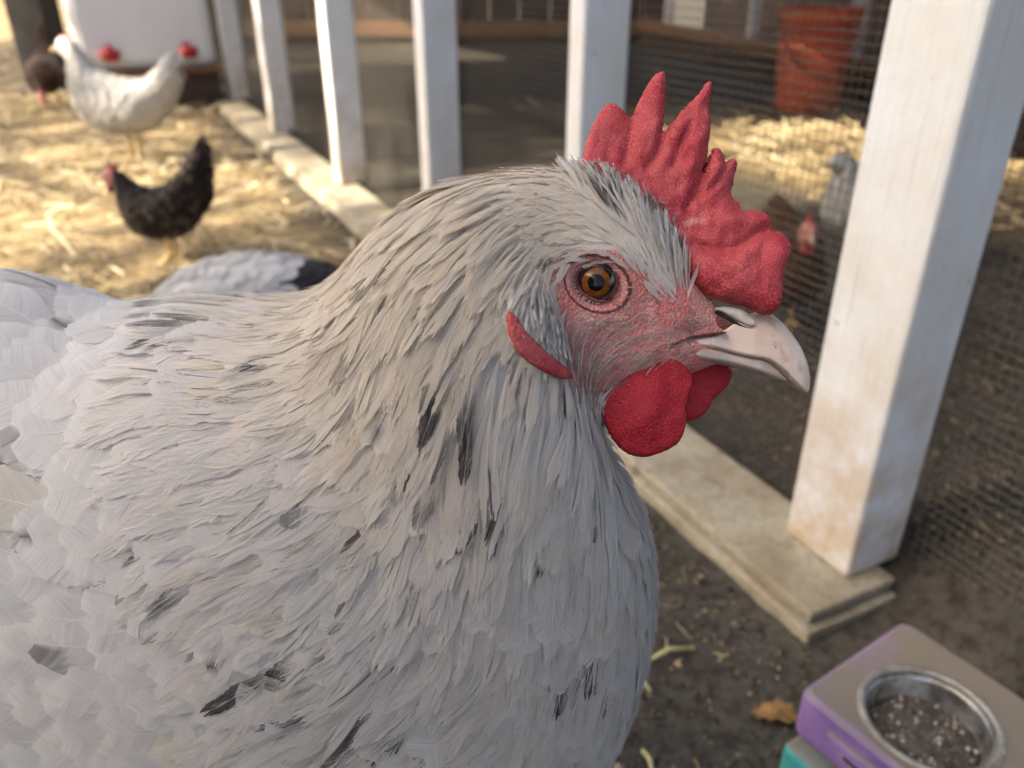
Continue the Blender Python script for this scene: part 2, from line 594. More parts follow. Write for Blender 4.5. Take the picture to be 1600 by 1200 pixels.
# ------------------------------------------------------------------ the low plank wall at the back of the coop, with its beam and white posts
B0, B1 = np.array([0.81, 5.67]), np.array([1.42, 1.9])
bl = float(np.hypot(*(B1 - B0)))
bang = math.atan2(B1[1] - B0[1], B1[0] - B0[0])
back = empty('plank_wall', (B0[0], B0[1], 0), bang)
tag(back, 'low brown plank wall with white posts at the back of the coop', 'wall')
MB().box((bl / 2, 0.03, 0.125), (bl, 0.075, 0.05), bevel=0.004).build('beam', M['wood_brown'], back)
for k in range(8):
    w_ = bl / 8
    MB().box((w_ * (k + 0.5), 0.045, 0.05), (w_ - 0.006, 0.03, 0.105), bevel=0.003).build('board', M['wood_dark'], back)
for s in (0.35, 1.55, 2.45, 3.55):
    MB().box((s, 0.09, 0.7), (0.06, 0.04, 1.4), bevel=0.004).build('post', M['post_white'], back)

# the coop's dark back wall of upright boards, behind the low plank wall
bwall = empty('back_wall', (B0[0], B0[1], 0), bang)
tag(bwall, 'dark upright board wall behind the low plank wall', 'wall')
for k in range(24):
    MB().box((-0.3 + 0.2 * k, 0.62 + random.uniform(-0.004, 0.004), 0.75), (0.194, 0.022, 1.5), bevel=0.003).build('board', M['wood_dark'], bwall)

ewall = empty('end_wall', (-2.35, 5.72, 0), 0.0)
tag(ewall, 'dark board wall closing the far end of the coop', 'wall')
for k in range(17):
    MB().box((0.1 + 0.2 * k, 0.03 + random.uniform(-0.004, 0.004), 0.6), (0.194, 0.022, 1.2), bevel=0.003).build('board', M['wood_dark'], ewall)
for zz in (0.09, 0.42):
    MB().box((1.7, -0.005, zz), (3.4, 0.04, 0.09), bevel=0.003).build('rail', M['wood_brown'], ewall)

# unseen roof over the coop, its height and reach shaped for shade
roof = empty('coop_roof', (0, 0, 0))
tag(roof, 'unseen board roof over the wire coop, shaped for its shade', 'roof')
for k in range(7):
    MB().box((0.30 + 0.26 * k, 2.5, 0), (0.25, 9.6, 0.02), M=FMAT @ Matrix.Translation((0, 0, 1.12 + 0.012 * k)) @ Matrix.Rotation(R(-4), 4, 'Y')).build('board', M['wood_dark'], roof)

# ------------------------------------------------------------------ added out of view to throw shade: a house and two trees beside the run, all to the left of the frame
HX0, HX1, HY0, HY1, HH = -15.0, -9.0, -9.0, 1.72, 8.3
M['stucco'] = mottled('stucco', (0.46, 0.42, 0.36), (0.52, 0.48, 0.42), 6, 0.9)
M['roof_tile'] = mottled('roof_tile', (0.14, 0.08, 0.06), (0.2, 0.12, 0.09), 4, 0.9)
M['glass'] = plain('window_glass', (0.03, 0.035, 0.04), 0.08, spec=0.8)
SH = lambda x, y: (-0.7 + (x + 0.7) * math.cos(R(25)) - (y - 1.15) * math.sin(R(25)), 1.15 + (x + 0.7) * math.sin(R(25)) + (y - 1.15) * math.cos(R(25)))
shade_house = empty('shade_house', (*SH((HX0 + HX1) / 2, (HY0 + HY1) / 2), 0), R(25))
tag(shade_house, 'unseen added stucco house left of the run', 'shade_house')
hc = Vector(((HX0 + HX1) / 2, (HY0 + HY1) / 2, 0))
sx, sy = HX1 - HX0, HY1 - HY0
MB().box((0, 0, HH / 2), (sx, sy, HH)).build('wall', M['stucco'], shade_house)
rf = MB()
rf.add([(-sx / 2 - .3, -sy / 2 - .3, HH), (sx / 2 + .3, -sy / 2 - .3, HH), (sx / 2 + .3, sy / 2 + .1, HH), (-sx / 2 - .3, sy / 2 + .1, HH), (0, -sy / 2 - .3, HH + 1.8), (0, sy / 2 + .1, HH + 1.8)],
       [(0, 1, 4), (1, 2, 5, 4), (2, 3, 5), (3, 0, 4, 5), (3, 2, 1, 0)])
rf.build('roof', M['roof_tile'], shade_house)
for yy in (-3, 0, 3):
    for zz in (2.0, 5.2):
        MB().box((sx / 2 + 0.02, yy, zz), (0.06, 1.1, 1.3), bevel=0.01).build('window', M['glass'], shade_house)

# unseen board wall added beyond the right edge to darken the breast
side = empty('shade_wall', tuple(F0), FA)
tag(side, 'unseen board wall added right of the frame to block light', 'wall')
for k in range(10):
    MB().box((0.10, -0.85 - 0.2 * k, 0.56), (0.022, 0.195, 1.12), bevel=0.003).build('board', M['wood_dark'], side)

M['bark'] = mottled('bark', (0.07, 0.05, 0.035), (0.14, 0.10, 0.07), 20, 0.9, 0.6, 0.01, vec=(1, 1, 0.2))
t = NT('leaf')
c = t.mix(t.noise(3, 2), (0.045, 0.09, 0.02), (0.08, 0.13, 0.03))
t.p(color=c, rough=0.55)
tr = t.n('BsdfTranslucent')
t.put(tr.inputs['Color'], (0.12, 0.2, 0.03))
mx = t.n('MixShader')
mx.inputs[0].default_value = 0.25
t.t.links.new(t.b.outputs[0], mx.inputs[1])
t.t.links.new(tr.outputs[0], mx.inputs[2])
t.t.links.new(mx.outputs[0], t.out.inputs['Surface'])
M['leaf'] = t.mat


def tree(loc, label, centre, rad, n_clump, n_leaf, leaf, seed):
    rg = np.random.default_rng(seed)
    root = empty('tree', loc)
    tag(root, label, 'tree', 'unseen trees added for dappled shade')
    loc = Vector(loc)
    c0 = Vector(centre) - loc
    tb = MB()
    tb.tube([(0, 0, -0.1), (0.05, 0.02, 0.6), (c0.x * 0.3, c0.y * 0.3, c0.z * 0.5), (c0.x * .8, c0.y * .8, c0.z * 0.95)], [0.2, 0.16, 0.12, 0.05])
    V, Q = [], []
    for i in range(n_clump):
        d = rg.normal(size=3)
        d /= np.linalg.norm(d)
        cc = np.array(c0) + d * np.array(rad) * rg.uniform(0.25, 1.0) ** 0.6
        tb.tube([(c0.x * 0.3, c0.y * 0.3, c0.z * 0.5), tuple(np.array(c0) * 0.75 + cc * 0.2), tuple(cc)], [0.05, 0.03, 0.008], n=5)
        r = rg.uniform(0.28, 0.5)
        P = cc + rg.normal(size=(n_leaf, 3)) * r * 0.5
        A = rg.normal(size=(n_leaf, 3)); A /= np.linalg.norm(A, axis=1)[:, None]
        Bv = np.cross(A, rg.normal(size=(n_leaf, 3))); Bv /= np.linalg.norm(Bv, axis=1)[:, None]
        s = leaf * rg.uniform(0.7, 1.3, (n_leaf, 1))
        base = len(V) * 0 + sum(len(x) for x in V)
        V.append(np.stack([P - A * s, P + Bv * s * 0.45, P + A * s, P - Bv * s * 0.45], 1).reshape(-1, 3))
        Q.append(np.arange(n_leaf * 4).reshape(-1, 4) + base)
    tb.build('trunk', M['bark'], root, smooth=True)
    mesh_obj('crown', np.concatenate(V), [np.concatenate(Q)], M['leaf'], root, smooth=False)
    return root


tree((*SH(-7.0, 3.4), 0), 'unseen leafy tree added for dappled shade, nearer the house, left of the run', (*SH(-6.4, 3.0), 4.15), (1.4, 1.9, 1.3), 22, 130, 0.075, 3)
tree((*SH(-7.6, 6.2), 0), 'unseen leafy tree added for dappled shade, farther along, left of the run', (*SH(-7.2, 5.6), 4.2), (1.3, 1.5, 1.6), 60, 130, 0.075, 4)
# ------------------------------------------------------------------ THE HEN in front: a lofted body, feathers grown along it, and the head's parts
HEAD_D = 0.21                                       # distance of the head's midline from the lens
SAG0 = 0.196                                        # the midline plane of the body, y in metres
#            top px          bottom px       half width  midline y  lean of head (1 = cocked towards the lens)
SEC = [((1158, 512), (1128, 566), 0.0035, 0.196, 1.0),
       ((1128, 486), (1098, 576), 0.0062, 0.196, 1.0),
       ((1092, 446), (1070, 588), 0.0085, 0.196, 1.0),
       ((1045, 378), (1035, 604), 0.0110, 0.196, 1.0),
       ((990, 318), (995, 622), 0.0132, 0.196, 1.0),
       ((930, 286), (958, 642), 0.0148, 0.196, 1.0),
       ((865, 276), (932, 665), 0.0165, 0.196, 0.95),
       ((800, 280), (930, 700), 0.0200, 0.196, 0.8),
       ((738, 294), (950, 745), 0.0265, 0.197, 0.6),
       ((668, 324), (985, 800), 0.0340, 0.198, 0.4),
       ((602, 374), (1000, 880), 0.0420, 0.199, 0.25),
       ((548, 438), (985, 1000), 0.0500, 0.201, 0.1),
       ((485, 490), (930, 1130), 0.0570, 0.204, 0.0),
       ((390, 505), (830, 1215), 0.0625, 0.208, 0.0),
       ((270, 502), (680, 1240), 0.0660, 0.214, 0.0),
       ((140, 510), (470, 1250), 0.0660, 0.220, 0.0),
       ((30, 468), (250, 1240), 0.0620, 0.226, 0.0),
       ((-90, 450), (40, 1190), 0.0540, 0.232, 0.0),
       ((-230, 440), (-120, 1090), 0.0420, 0.240, 0.0),
       ((-360, 400), (-290, 930), 0.0270, 0.247, 0.0),
       ((-470, 350), (-440, 720), 0.0080, 0.253, 0.0)]


def sag_point(p, y, lean):
    r = rays(p[0], p[1])
    d_body = y / r[1]
    d_head = HEAD_D / FPX
    return CAM + r * (d_body * (1 - lean) + d_head * lean)


def head_point(px, py, w=0.0):
    """a point on the head's midline plane at that picture place, then w metres out towards the lens"""
    return CAM + rays(px, py) * (HEAD_D / FPX) + np.multiply.outer(np.asarray(w, float), EW)


tops = np.array([sag_point(s[0], s[3], s[4]) for s in SEC])
bots = np.array([sag_point(s[1], s[3], s[4]) for s in SEC])
hws = np.array([s[2] for s in SEC])
lats = np.array([(1 - s[4]) * np.array([0.0, -1, 0]) + s[4] * EW for s in SEC])
lats /= np.linalg.norm(lats, axis=1)[:, None]


def catmull(A, x):
    A = np.asarray(A, float)
    n = len(A)
    i = np.clip(np.floor(x).astype(int), 0, n - 2)
    f = x - i
    p0, p1, p2, p3 = A[np.maximum(i - 1, 0)], A[i], A[i + 1], A[np.minimum(i + 2, n - 1)]
    if A.ndim > 1: f = f[:, None]
    return 0.5 * (2 * p1 + (p2 - p0) * f + (2 * p0 - 5 * p1 + 4 * p2 - p3) * f ** 2 + (3 * p1 - p0 - 3 * p2 + p3) * f ** 3)


class Loft:
    def __init__(self, tops, bots, hws, lats, nu, nv, power=0.9):
        self.nsec = len(tops)
        self.nu, self.nv = nu, nv
        x = np.linspace(0, self.nsec - 1, nu)
        T, Bm, W, Lt = catmull(tops, x), catmull(bots, x), catmull(hws, x), catmull(lats, x)
        Lt /= np.linalg.norm(Lt, axis=1)[:, None]
        v = np.arange(nv) * 2 * math.pi / nv
        cs, sn = np.cos(v), np.sin(v)
        sn = np.sign(sn) * np.abs(sn) ** power
        self.C, self.Lt = (T + Bm) / 2, Lt
        self.P = self.C[:, None] + ((T - Bm) / 2)[:, None] * cs[None, :, None] + Lt[:, None] * (W[:, None] * sn[None])[..., None]
        self.finish()

    def finish(self):
        P = self.P
        self.du = (self.nsec - 1) / (self.nu - 1)
        self.dv = 2 * math.pi / self.nv
        self.Pu = np.gradient(P, axis=0) / self.du
        self.Pv = (np.roll(P, -1, 1) - np.roll(P, 1, 1)) / (2 * self.dv)
        N = np.cross(self.Pv, self.Pu)
        N /= np.linalg.norm(N, axis=2)[..., None] + 1e-12
        if np.mean(np.sum(N * (P - self.C[:, None]), -1)) < 0: N = -N
        self.N = N

    def sample(self, A, u, v):
        x = np.clip(u / self.du, 0, self.nu - 1.001)
        y = np.mod(v, 2 * math.pi) / self.dv
        i, j = np.floor(x).astype(int), np.floor(y).astype(int) % self.nv
        f, g = (x - i)[..., None], (y - np.floor(y))[..., None]
        j2 = (j + 1) % self.nv
        return (A[i, j] * (1 - f) + A[i + 1, j] * f) * (1 - g) + (A[i, j2] * (1 - f) + A[i + 1, j2] * f) * g

    def mesh(self):
        nu, nv = self.nu, self.nv
        idx = np.arange(nu * nv).reshape(nu, nv)
        nxt = np.roll(idx, -1, 1)
        q = np.stack([idx[:-1], nxt[:-1], nxt[1:], idx[1:]], -1).reshape(-1, 4)
        V = np.concatenate([self.P.reshape(-1, 3), self.P[0].mean(0)[None], self.P[-1].mean(0)[None]])
        a, b = nu * nv, nu * nv + 1
        t0 = np.stack([idx[0], nxt[0], np.full(nv, a)], -1)[:, ::-1]
        t1 = np.stack([idx[-1], nxt[-1], np.full(nv, b)], -1)
        return V, [q, t0, t1]

    def mirrored(self, P, v):
        """the same place on the near side, for measuring on the picture"""
        return P


H = Loft(tops, bots, hws, lats, 300, 160, 0.86)
HI = np.arange(H.nv)
# picture place of every surface point, the far side folded onto the near one
near = H.P.copy()
fold = (H.nv - HI) % H.nv
far = HI > H.nv // 2
near[:, far] = H.P[:, fold[far]]
PX = project(near)
gx, gy = PX[..., 0], PX[..., 1]


def bell(cx, cy, rx, ry, ang=0.0):
    c, s = math.cos(R(ang)), math.sin(R(ang))
    dx, dy = gx - cx, gy - cy
    a, b = (dx * c + dy * s) / rx, (-dx * s + dy * c) / ry
    return np.exp(-(a * a + b * b))


# relief of the head: eye bulge, brow, cheek, hollow before the eye, jaw
head_rel = 0.0016 * bell(932, 443, 70, 55, 20) - 0.0012 * bell(1010, 480, 40, 30) + 0.0012 * bell(985, 560, 80, 26, -12) + 0.0012 * bell(945, 396, 60, 14, 20) \
    + 0.0022 * bell(825, 490, 32, 50) - 0.0020 * bell(1090, 520, 30, 14) - 0.0065 * np.exp(-(-np.log(bell(933, 443, 36, 29, 24) + 1e-30)) ** 2)
H.P += H.N * (head_rel * (np.arange(H.nu) * H.du < 9)[:, None])[..., None]
H.finish()


def in_poly(x, y, poly):
    x, y = np.asarray(x, float), np.asarray(y, float)
    ins = np.zeros(x.shape, bool)
    n = len(poly)
    for i in range(n):
        x1, y1 = poly[i]
        x2, y2 = poly[(i + 1) % n]
        c = ((y1 > y) != (y2 > y)) & (x < (x2 - x1) * (y - y1) / (y2 - y1 + 1e-9) + x1)
        ins ^= c
    return ins


def poly_dist(x, y, poly):
    x, y = np.asarray(x, float), np.asarray(y, float)
    d = np.full(x.shape, 1e9)
    n = len(poly)
    for i in range(n):
        ax, ay = poly[i]
        bx, by = poly[(i + 1) % n]
        L2 = (bx - ax) ** 2 + (by - ay) ** 2 + 1e-9
        f = np.clip(((x - ax) * (bx - ax) + (y - ay) * (by - ay)) / L2, 0, 1)
        d = np.minimum(d, np.hypot(x - ax - f * (bx - ax), y - ay - f * (by - ay)))
    return d


FACE = [(846, 428), (868, 408), (903, 394), (955, 392), (1000, 420), (1040, 452), (1066, 470), (1100, 470), (1200, 480), (1200, 600), (1080, 604), (1030, 602), (985, 612), (935, 622), (892, 604), (858, 585),
        (822, 556), (806, 520), (815, 505), (840, 520), (866, 512), (868, 488), (852, 462)]
fd = np.where(in_poly(gx, gy, FACE), poly_dist(gx, gy, FACE), -poly_dist(gx, gy, FACE))
uu = (np.arange(H.nu) * H.du)[:, None] * np.ones((1, H.nv))
face_mask = sstep(-6, 6, fd) * (uu < 8.2)
face_mask = np.maximum(face_mask, (uu < 3.0) * 1.0)
down_col = np.ones((H.nu, H.nv, 3)) * np.array([0.60, 0.585, 0.57])

hen = empty('hen', (0.0, 0.205, 0.0))
tag(hen, 'large white hen with black flecks filling the foreground, red comb, amber eye', 'hen')
HOFF = np.array([0.0, -0.205, 0.0])


def hen_mesh(name, V, polys, mat, parent=None, **kw):
    o = mesh_obj(name, np.asarray(V) + HOFF, polys, mat, parent or hen, **kw)
    return o


Vb, Qb = H.mesh()
cb = np.concatenate([down_col.reshape(-1, 3), np.full((2, 3), 0.4)])
mb = np.concatenate([face_mask.ravel(), [1.0, 0.0]])
body = hen_mesh('body', Vb, Qb, M['hen_body'], col=cb, mask=mb)
bvh = BVHTree.FromPolygons([Vector(p) for p in Vb], [tuple(int(i) for i in f) for q in Qb for f in q])


def skin_hit(px, py):
    d = Vector(rays(px, py)).normalized()
    loc, nrm, i, dist = bvh.ray_cast(Vector(CAM), d)
    if loc is None: return None, None
    n = np.array(nrm)
    if np.dot(n, np.array(d)) > 0: n = -n
    return np.array(loc), n


# ---- feathers
def grow(LF, u0, v0, L, W, N, K, phi, prof, lift0, lift1, camber, base, dark, fleck, rg, theta=38.0, rachis=True, fray=0.0, edge=None, stiff=None, thick=0.75, soft=0.6, cj=0.025, rw=0.00022, tj=1.0, tipg=0.0, taper=0.75, vane=False):
    """feathers as rachis + barbs laid along the loft. prof: 'lance' or 'round'. base (M,3) colour; fleck (M,5): kind, t centre, t half length, side, strength"""
    Mn = len(u0)
    if Mn == 0: return None
    Ns = 10
    u, v = u0.copy(), v0.copy()
    sg = np.where(np.mod(v0, 2 * math.pi) < math.pi, 1.0, -1.0)
    Rp, Rn = [], []
    ds = L * 1.12 / Ns
    bend = rg.normal(0, 0.10, Mn)
    for k in range(Ns + 1):
        Rp.append(LF.sample(LF.P, u, v))
        Rn.append(LF.sample(LF.N, u, v))
        lu = np.linalg.norm(LF.sample(LF.Pu, u, v), axis=-1) + 1e-6
        lv = np.linalg.norm(LF.sample(LF.Pv, u, v), axis=-1) + 1e-6
        ph = phi + bend * (k / Ns)
        u = np.clip(u + np.cos(ph) * ds / lu, 0, LF.nsec - 1.01)
        v = v + sg * np.sin(ph) * ds / lv
    Rp, Rn = np.stack(Rp, 1), np.stack(Rn, 1)
    Rn /= np.linalg.norm(Rn, axis=2)[..., None] + 1e-9
    if stiff is not None:      # straight feathers that leave the surface instead of hugging it
        st = np.linspace(0, 1.12, Ns + 1)[None, :, None]
        d0 = Rp[:, 2] - Rp[:, 0]
        d0 /= np.linalg.norm(d0, axis=1)[:, None] + 1e-9
        Rs = Rp[:, :1] + d0[:, None] * st * L[:, None, None]
        Rp = Rp * (1 - stiff) + Rs * stiff
    T = np.gradient(Rp, axis=1)
    T /= np.linalg.norm(T, axis=2)[..., None] + 1e-9
    B = np.cross(Rn, T)
    B /= np.linalg.norm(B, axis=2)[..., None] + 1e-9

    def ev(A, tt):
        x = np.clip(tt / 1.12 * Ns, 0, Ns - 0.001)
        i = np.floor(x).astype(int)
        f = (x - i)[..., None]
        m = np.arange(Mn).reshape((Mn,) + (1,) * (tt.ndim - 1))
        return A[m, i] * (1 - f) + A[m, i + 1] * f

    i = np.arange(N)
    tr = 0.03 + 0.93 * ((i + 0.5) / N)[None, None] + rg.normal(0, 0.25 / N, (Mn, 2, N))
    tr = np.clip(tr, 0.02, 0.985)
    sw = theta                                       # how far forward the barbs sweep
    dt = sw * (1 - tr) + 0.05
    te = np.clip((tr + dt) / 1.06, 0, 0.999)
    if prof == 'lance':
        w = te ** 0.7 * (1 - te) ** 0.60 / 0.49
    else:
        w = te ** 0.6 * (1 - te ** 4.0) ** 0.62 / 0.80
    # barbs hang together in tufts
    cl = np.floor(i[None, None] / rg.uniform(3, 7, (Mn, 2, 1)) + rg.uniform(0, 1, (Mn, 2, 1))).astype(int)
    tuft = rg.normal(0, 1, (Mn, 2, N + 3))
    tf = np.take_along_axis(tuft, cl, 2)
    w = w * (1 + 0.10 * tj * tf + rg.normal(0, 0.05 + fray, w.shape))
    w = np.maximum(w, 0.05) * W[:, None, None]
    dt = dt * (1 + 0.07 * tf + rg.normal(0, 0.04, dt.shape))
    f = (np.arange(K + 1) / K)
    bmm = np.zeros((Mn, 2, N, K + 1, 2))
    side = np.array([-1.0, 1.0])[None, :, None, None]
    t_ = tr[..., None] + dt[..., None] * f ** 1.15
    a_ = side * w[..., None] * f ** 0.9
    t_ = np.minimum(t_, 1.11)
    ht = (thick / N) * (1 - taper * f ** 1.6)
    tt = np.stack([t_ - ht, t_ + ht], -1)                               # (M,2,N,K+1,2)
    aa = np.stack([a_, a_], -1)
    if vane:                                         # barbs hooked together into one web, parted here and there
        be = np.stack([i, i + 1], -1)[None, None] / N
        tb = 0.02 + 0.95 * be + np.zeros((Mn, 2, N, 2))
        db = sw * (1 - tb) + 0.05
        eb = np.clip((tb + db) / 1.06, 0, 0.999)
        wb = (eb ** 0.7 * (1 - eb) ** 0.60 / 0.49) if prof == 'lance' else (eb ** 0.6 * (1 - eb ** 4.0) ** 0.62 / 0.80)
        wj = rg.normal(0, fray, (Mn, 2, N + 1))
        wb = wb * (1 + np.stack([wj[..., :-1], wj[..., 1:]], -1) + 0.05 * tj * tf[..., None])
        wb = np.maximum(wb, 0.03) * W[:, None, None, None]
        db = db * (1 + 0.06 * tj * tf[..., None])
        ff = f[None, None, None, :, None]
        tt = np.minimum(tb[..., None, :] + db[..., None, :] * ff ** 1.15, 1.115)
        aa = side[..., None] * wb[..., None, :] * ff ** 0.9
        bmm = tb[..., None, :] * L[:, None, None, None, None] * 1000 + np.zeros_like(tt)
    Pos = ev(Rp, tt)
    Bn, Nn = ev(B, tt), ev(Rn, tt)
    tl = np.clip(tt, 0, 1.1)
    l1 = np.asarray(lift1)[:, None, None, None, None]
    lift = lift0 + l1 * tl ** 1.3 + (rg.normal(0, 0.10, (Mn, 2, N, 1, 1)) + 0.16 * tf[..., None, None]) * l1 * 0.30 * tj * f[None, None, None, :, None]
    lift = lift - aa ** 2 * camber
    Pos = Pos + Bn * aa[..., None] + Nn * lift[..., None]
    # colour
    colr = np.ones(Pos.shape) * base[:, None, None, None, None, :]
    colr *= (1 + rg.normal(0, cj, (Mn, 2, N, 1, 1, 1)) + 0.02 * tj * tf[..., None, None, None])
    if tipg:                                         # grey downy base, white tip; shading contrast between feathers painted in
        colr = colr * (1 - tipg * (1 - sstep(0.60, 1.0, tt)) * (1 - 0.45 * f[None, None, None, :, None] ** 2))[..., None]
    if edge is not None:
        e = (f ** 2.0)[None, None, None, :, None, None]
        colr = colr * (1 - 0.75 * e) + edge[:, None, None, None, None, :] * 0.75 * e
    fk = fleck[:, None, None, None, None, :]
    jit = rg.normal(0, 0.015 if vane else 0.05, (Mn, 2, N, 1, 1))
    inr = sstep(1.0, 0.7, np.abs(tt - fk[..., 1] + jit) / np.maximum(fk[..., 2], 1e-3))
    fr = f[None, None, None, :, None]
    msk = np.where(fk[..., 0] == 1, (side[..., None] == fk[..., 3]) * sstep(0.0, 0.12, fr), np.where(fk[..., 0] == 2, sstep(0.32, 0.16, fr), np.where(fk[..., 0] == 3, 1.0, 0.0)))
    m_ = inr * msk * fk[..., 4] * np.clip(0.92 + (0.18 if vane else 0.35) * tf[..., None, None] + (0.08 if vane else 0.25) * rg.normal(0, 1, (Mn, 2, N, 1, 1)), 0, 1)
    colr = colr * (1 - m_[..., None]) + dark * m_[..., None]
    nb = Mn * 2 * N
    V = Pos.reshape(nb, (K + 1) * 2, 3)
    C = colr.reshape(nb, (K + 1) * 2, 3)
    k = np.arange(K)
    loc = np.stack([2 * k, 2 * k + 1, 2 * k + 3, 2 * k + 2], -1)
    Qd = (np.arange(nb)[:, None, None] * ((K + 1) * 2) + loc[None]).reshape(-1, 4)
    # soft plumage shades with the form below it more than with each barb
    across = np.stack([Pos[..., 1, :] - Pos[..., 0, :]] * 2, -2)
    alongb = np.gradient(Pos, axis=3)
    own = np.cross(across, alongb)
    own /= np.linalg.norm(own, axis=-1)[..., None] + 1e-12
    own *= np.sign(np.sum(own * Nn, -1))[..., None]
    nr_ = own * (1 - soft) + Nn * soft
    nr_ /= np.linalg.norm(nr_, axis=-1)[..., None] + 1e-12
    fid = rg.uniform(0, 400, (Mn, 1, 1, 1, 1)) + np.zeros_like(tt)
    bar = np.stack([bmm * 4.4 + (side[..., None] * 37), np.abs(aa) * 110 + 0 * tt, fid], -1)
    Vs, Cs, Qs, Ns_, Bs = [V.reshape(-1, 3)], [C.reshape(-1, 3)], [Qd], [nr_.reshape(-1, 3)], [bar.reshape(-1, 3)]
    if rachis:
        ts = np.linspace(0.0, 0.98, 7)[None].repeat(Mn, 0)
        hw = (rw * (1 - 0.8 * ts))[..., None]
        c0 = ev(Rp, ts) + ev(Rn, ts) * (lift0 + np.asarray(lift1)[:, None] * ts ** 1.3 + 0.00012)[..., None]
        Bv = ev(B, ts)
        V2 = np.stack([c0 - Bv * hw, c0 + Bv * hw], 2).reshape(Mn, 14, 3)
        rc = base * 1.05
        drk = np.where(fleck[:, 0:1] == 2, 0.85, 0.0) * sstep(0.35, 0.6, ts)
        C2 = (rc[:, None] * (1 - drk[..., None]) + dark * drk[..., None])[:, :, None].repeat(2, 2).reshape(Mn, 14, 3)
        k = np.arange(6)
        loc = np.stack([2 * k, 2 * k + 1, 2 * k + 3, 2 * k + 2], -1)
        Vs.append(V2.reshape(-1, 3)); Cs.append(C2.reshape(-1, 3)); Ns_.append(ev(Rn, ts)[:, :, None].repeat(2, 2).reshape(-1, 3)); Bs.append(np.full((Mn * 14, 3), 7.3))
        Qs.append((np.arange(Mn)[:, None, None] * 14 + loc[None]).reshape(-1, 4) + len(Vs[0]))
    Va, Qa, Na = np.concatenate(Vs), np.concatenate(Qs), np.concatenate(Ns_)
    fn = np.cross(Va[Qa[:, 2]] - Va[Qa[:, 0]], Va[Qa[:, 3]] - Va[Qa[:, 1]])
    wrong = np.sum(fn * Na[Qa].mean(1), -1) < 0      # all barbs face outwards
    Qa[wrong] = Qa[wrong][:, ::-1]
    return Va, Qa, np.clip(np.concatenate(Cs), 0.005, 0.9), Na, np.concatenate(Bs)


def darts(LF, n_try, sep_fn, keep_fn, rg, u_lo=0.0, u_hi=None):
    """roots spread over the loft with a spacing that may vary (dart throwing)"""
    u_hi = LF.nsec - 1.01 if u_hi is None else u_hi
    area = np.linalg.norm(np.cross(LF.Pu, LF.Pv), axis=2)
    us = np.arange(LF.nu) * LF.du
    area[(us < u_lo) | (us > u_hi)] = 0
    p = (area / area.sum()).ravel()
    c = rg.choice(len(p), n_try, p=p)
    u = (c // LF.nv + rg.uniform(-0.5, 0.5, n_try)) * LF.du
    v = (c % LF.nv + rg.uniform(-0.5, 0.5, n_try)) * LF.dv
    u = np.clip(u, 0, LF.nsec - 1.01)
    ok = keep_fn(u, np.mod(v, 2 * math.pi))
    u, v = u[ok], np.mod(v[ok], 2 * math.pi)
    P = LF.sample(LF.P, u, v)
    sep = sep_fn(u, v)
    cell = sep.max()
    grid, keep = {}, []
    for k in range(len(u)):
        key = tuple((P[k] / cell).astype(int))
        good = True
        for a in (-1, 0, 1):
            for b in (-1, 0, 1):
                for d in (-1, 0, 1):
                    for q in grid.get((key[0] + a, key[1] + b, key[2] + d), ()):
                        if np.abs(P[k] - P[q]).sum() < 1.5 * sep[k] and np.linalg.norm(P[k] - P[q]) < sep[k]:
                            good = False
                            break
                    if not good: break
                if not good: break
            if not good: break
        if good:
            grid.setdefault(key, []).append(k)
            keep.append(k)
    keep = np.array(keep, int)
    return u[keep], v[keep]


def near_px(u, v):
    vv = np.where(v > math.pi, 2 * math.pi - v, v)
    return project(H.sample(H.P, u, vv))


def thin_far(u, v, frac=0.35):
    """the far flank needs only enough feathers to be covered"""
    return (v < math.pi * 1.06) | (v > math.pi * 1.94) | (rng.random(len(u)) < frac)


def lerp(x, pts):
    xs = [p[0] for p in pts]
    return np.interp(x, xs, [p[1] for p in pts])


DARK = np.array([0.050, 0.042, 0.045])
# the places of the larger black flecks seen on this hen
MARKS = [(690, 690, 3, .95), (748, 850, 3, .95), (755, 880, 1, .95), (730, 800, 1, .8), (905, 660, 3, .95), (970, 775, 1, .95), (955, 735, 1, .9), (530, 572, 3, .6), (470, 545, 1, .6), (500, 590, 3, .5), (292, 1000, 3, .85), (420, 1065, 3, .9), (435, 1040, 1, .9),
         (535, 1100, 3, .95), (238, 552, 2, .9), (260, 520, 1, .7), (222, 515, 3, .7), (858, 1072, 3, .9), (905, 1090, 3, .95), (865, 1085, 1, .9), (660, 520, 1, .8), (35, 962, 1, .9), (100, 990, 1, .6), (640, 1150, 1, .9), (715, 1150, 2, .95), (10, 695, 2, .9), (310, 750, 2, .9), (340, 720, 2, .8),
         (560, 960, 2, .8), (590, 900, 2, .9), (885, 690, 1, .8), (640, 610, 1, .6), (800, 600, 1, .6), (1000, 905, 2, .9), (1020, 870, 2, .8), (915, 840, 2, .9), (780, 1020, 2, .8), (650, 720, 1, .8), (700, 640, 1, .7), (90, 550, 2, .7), (330, 640, 2, .8), (420, 690, 2, .8), (120, 880, 2, .5), (450, 800, 1, .6),
         (955, 345, 1, .8), (1052, 385, 3, .9), (975, 350, 1, .7), (1050, 470, 2, .9), (840, 415, 3, .75), (800, 410, 1, .5), (870, 405, 1, .6), (880, 620, 1, .9), (910, 640, 1, .7), (600, 1030, 2, .8), (500, 1000, 2, .7), (380, 900, 2, .6), (180, 880, 1, .5), (540, 690, 1, .6), (600, 640, 2, .6), (760, 740, 1, .8), (840, 760, 2, .8)]


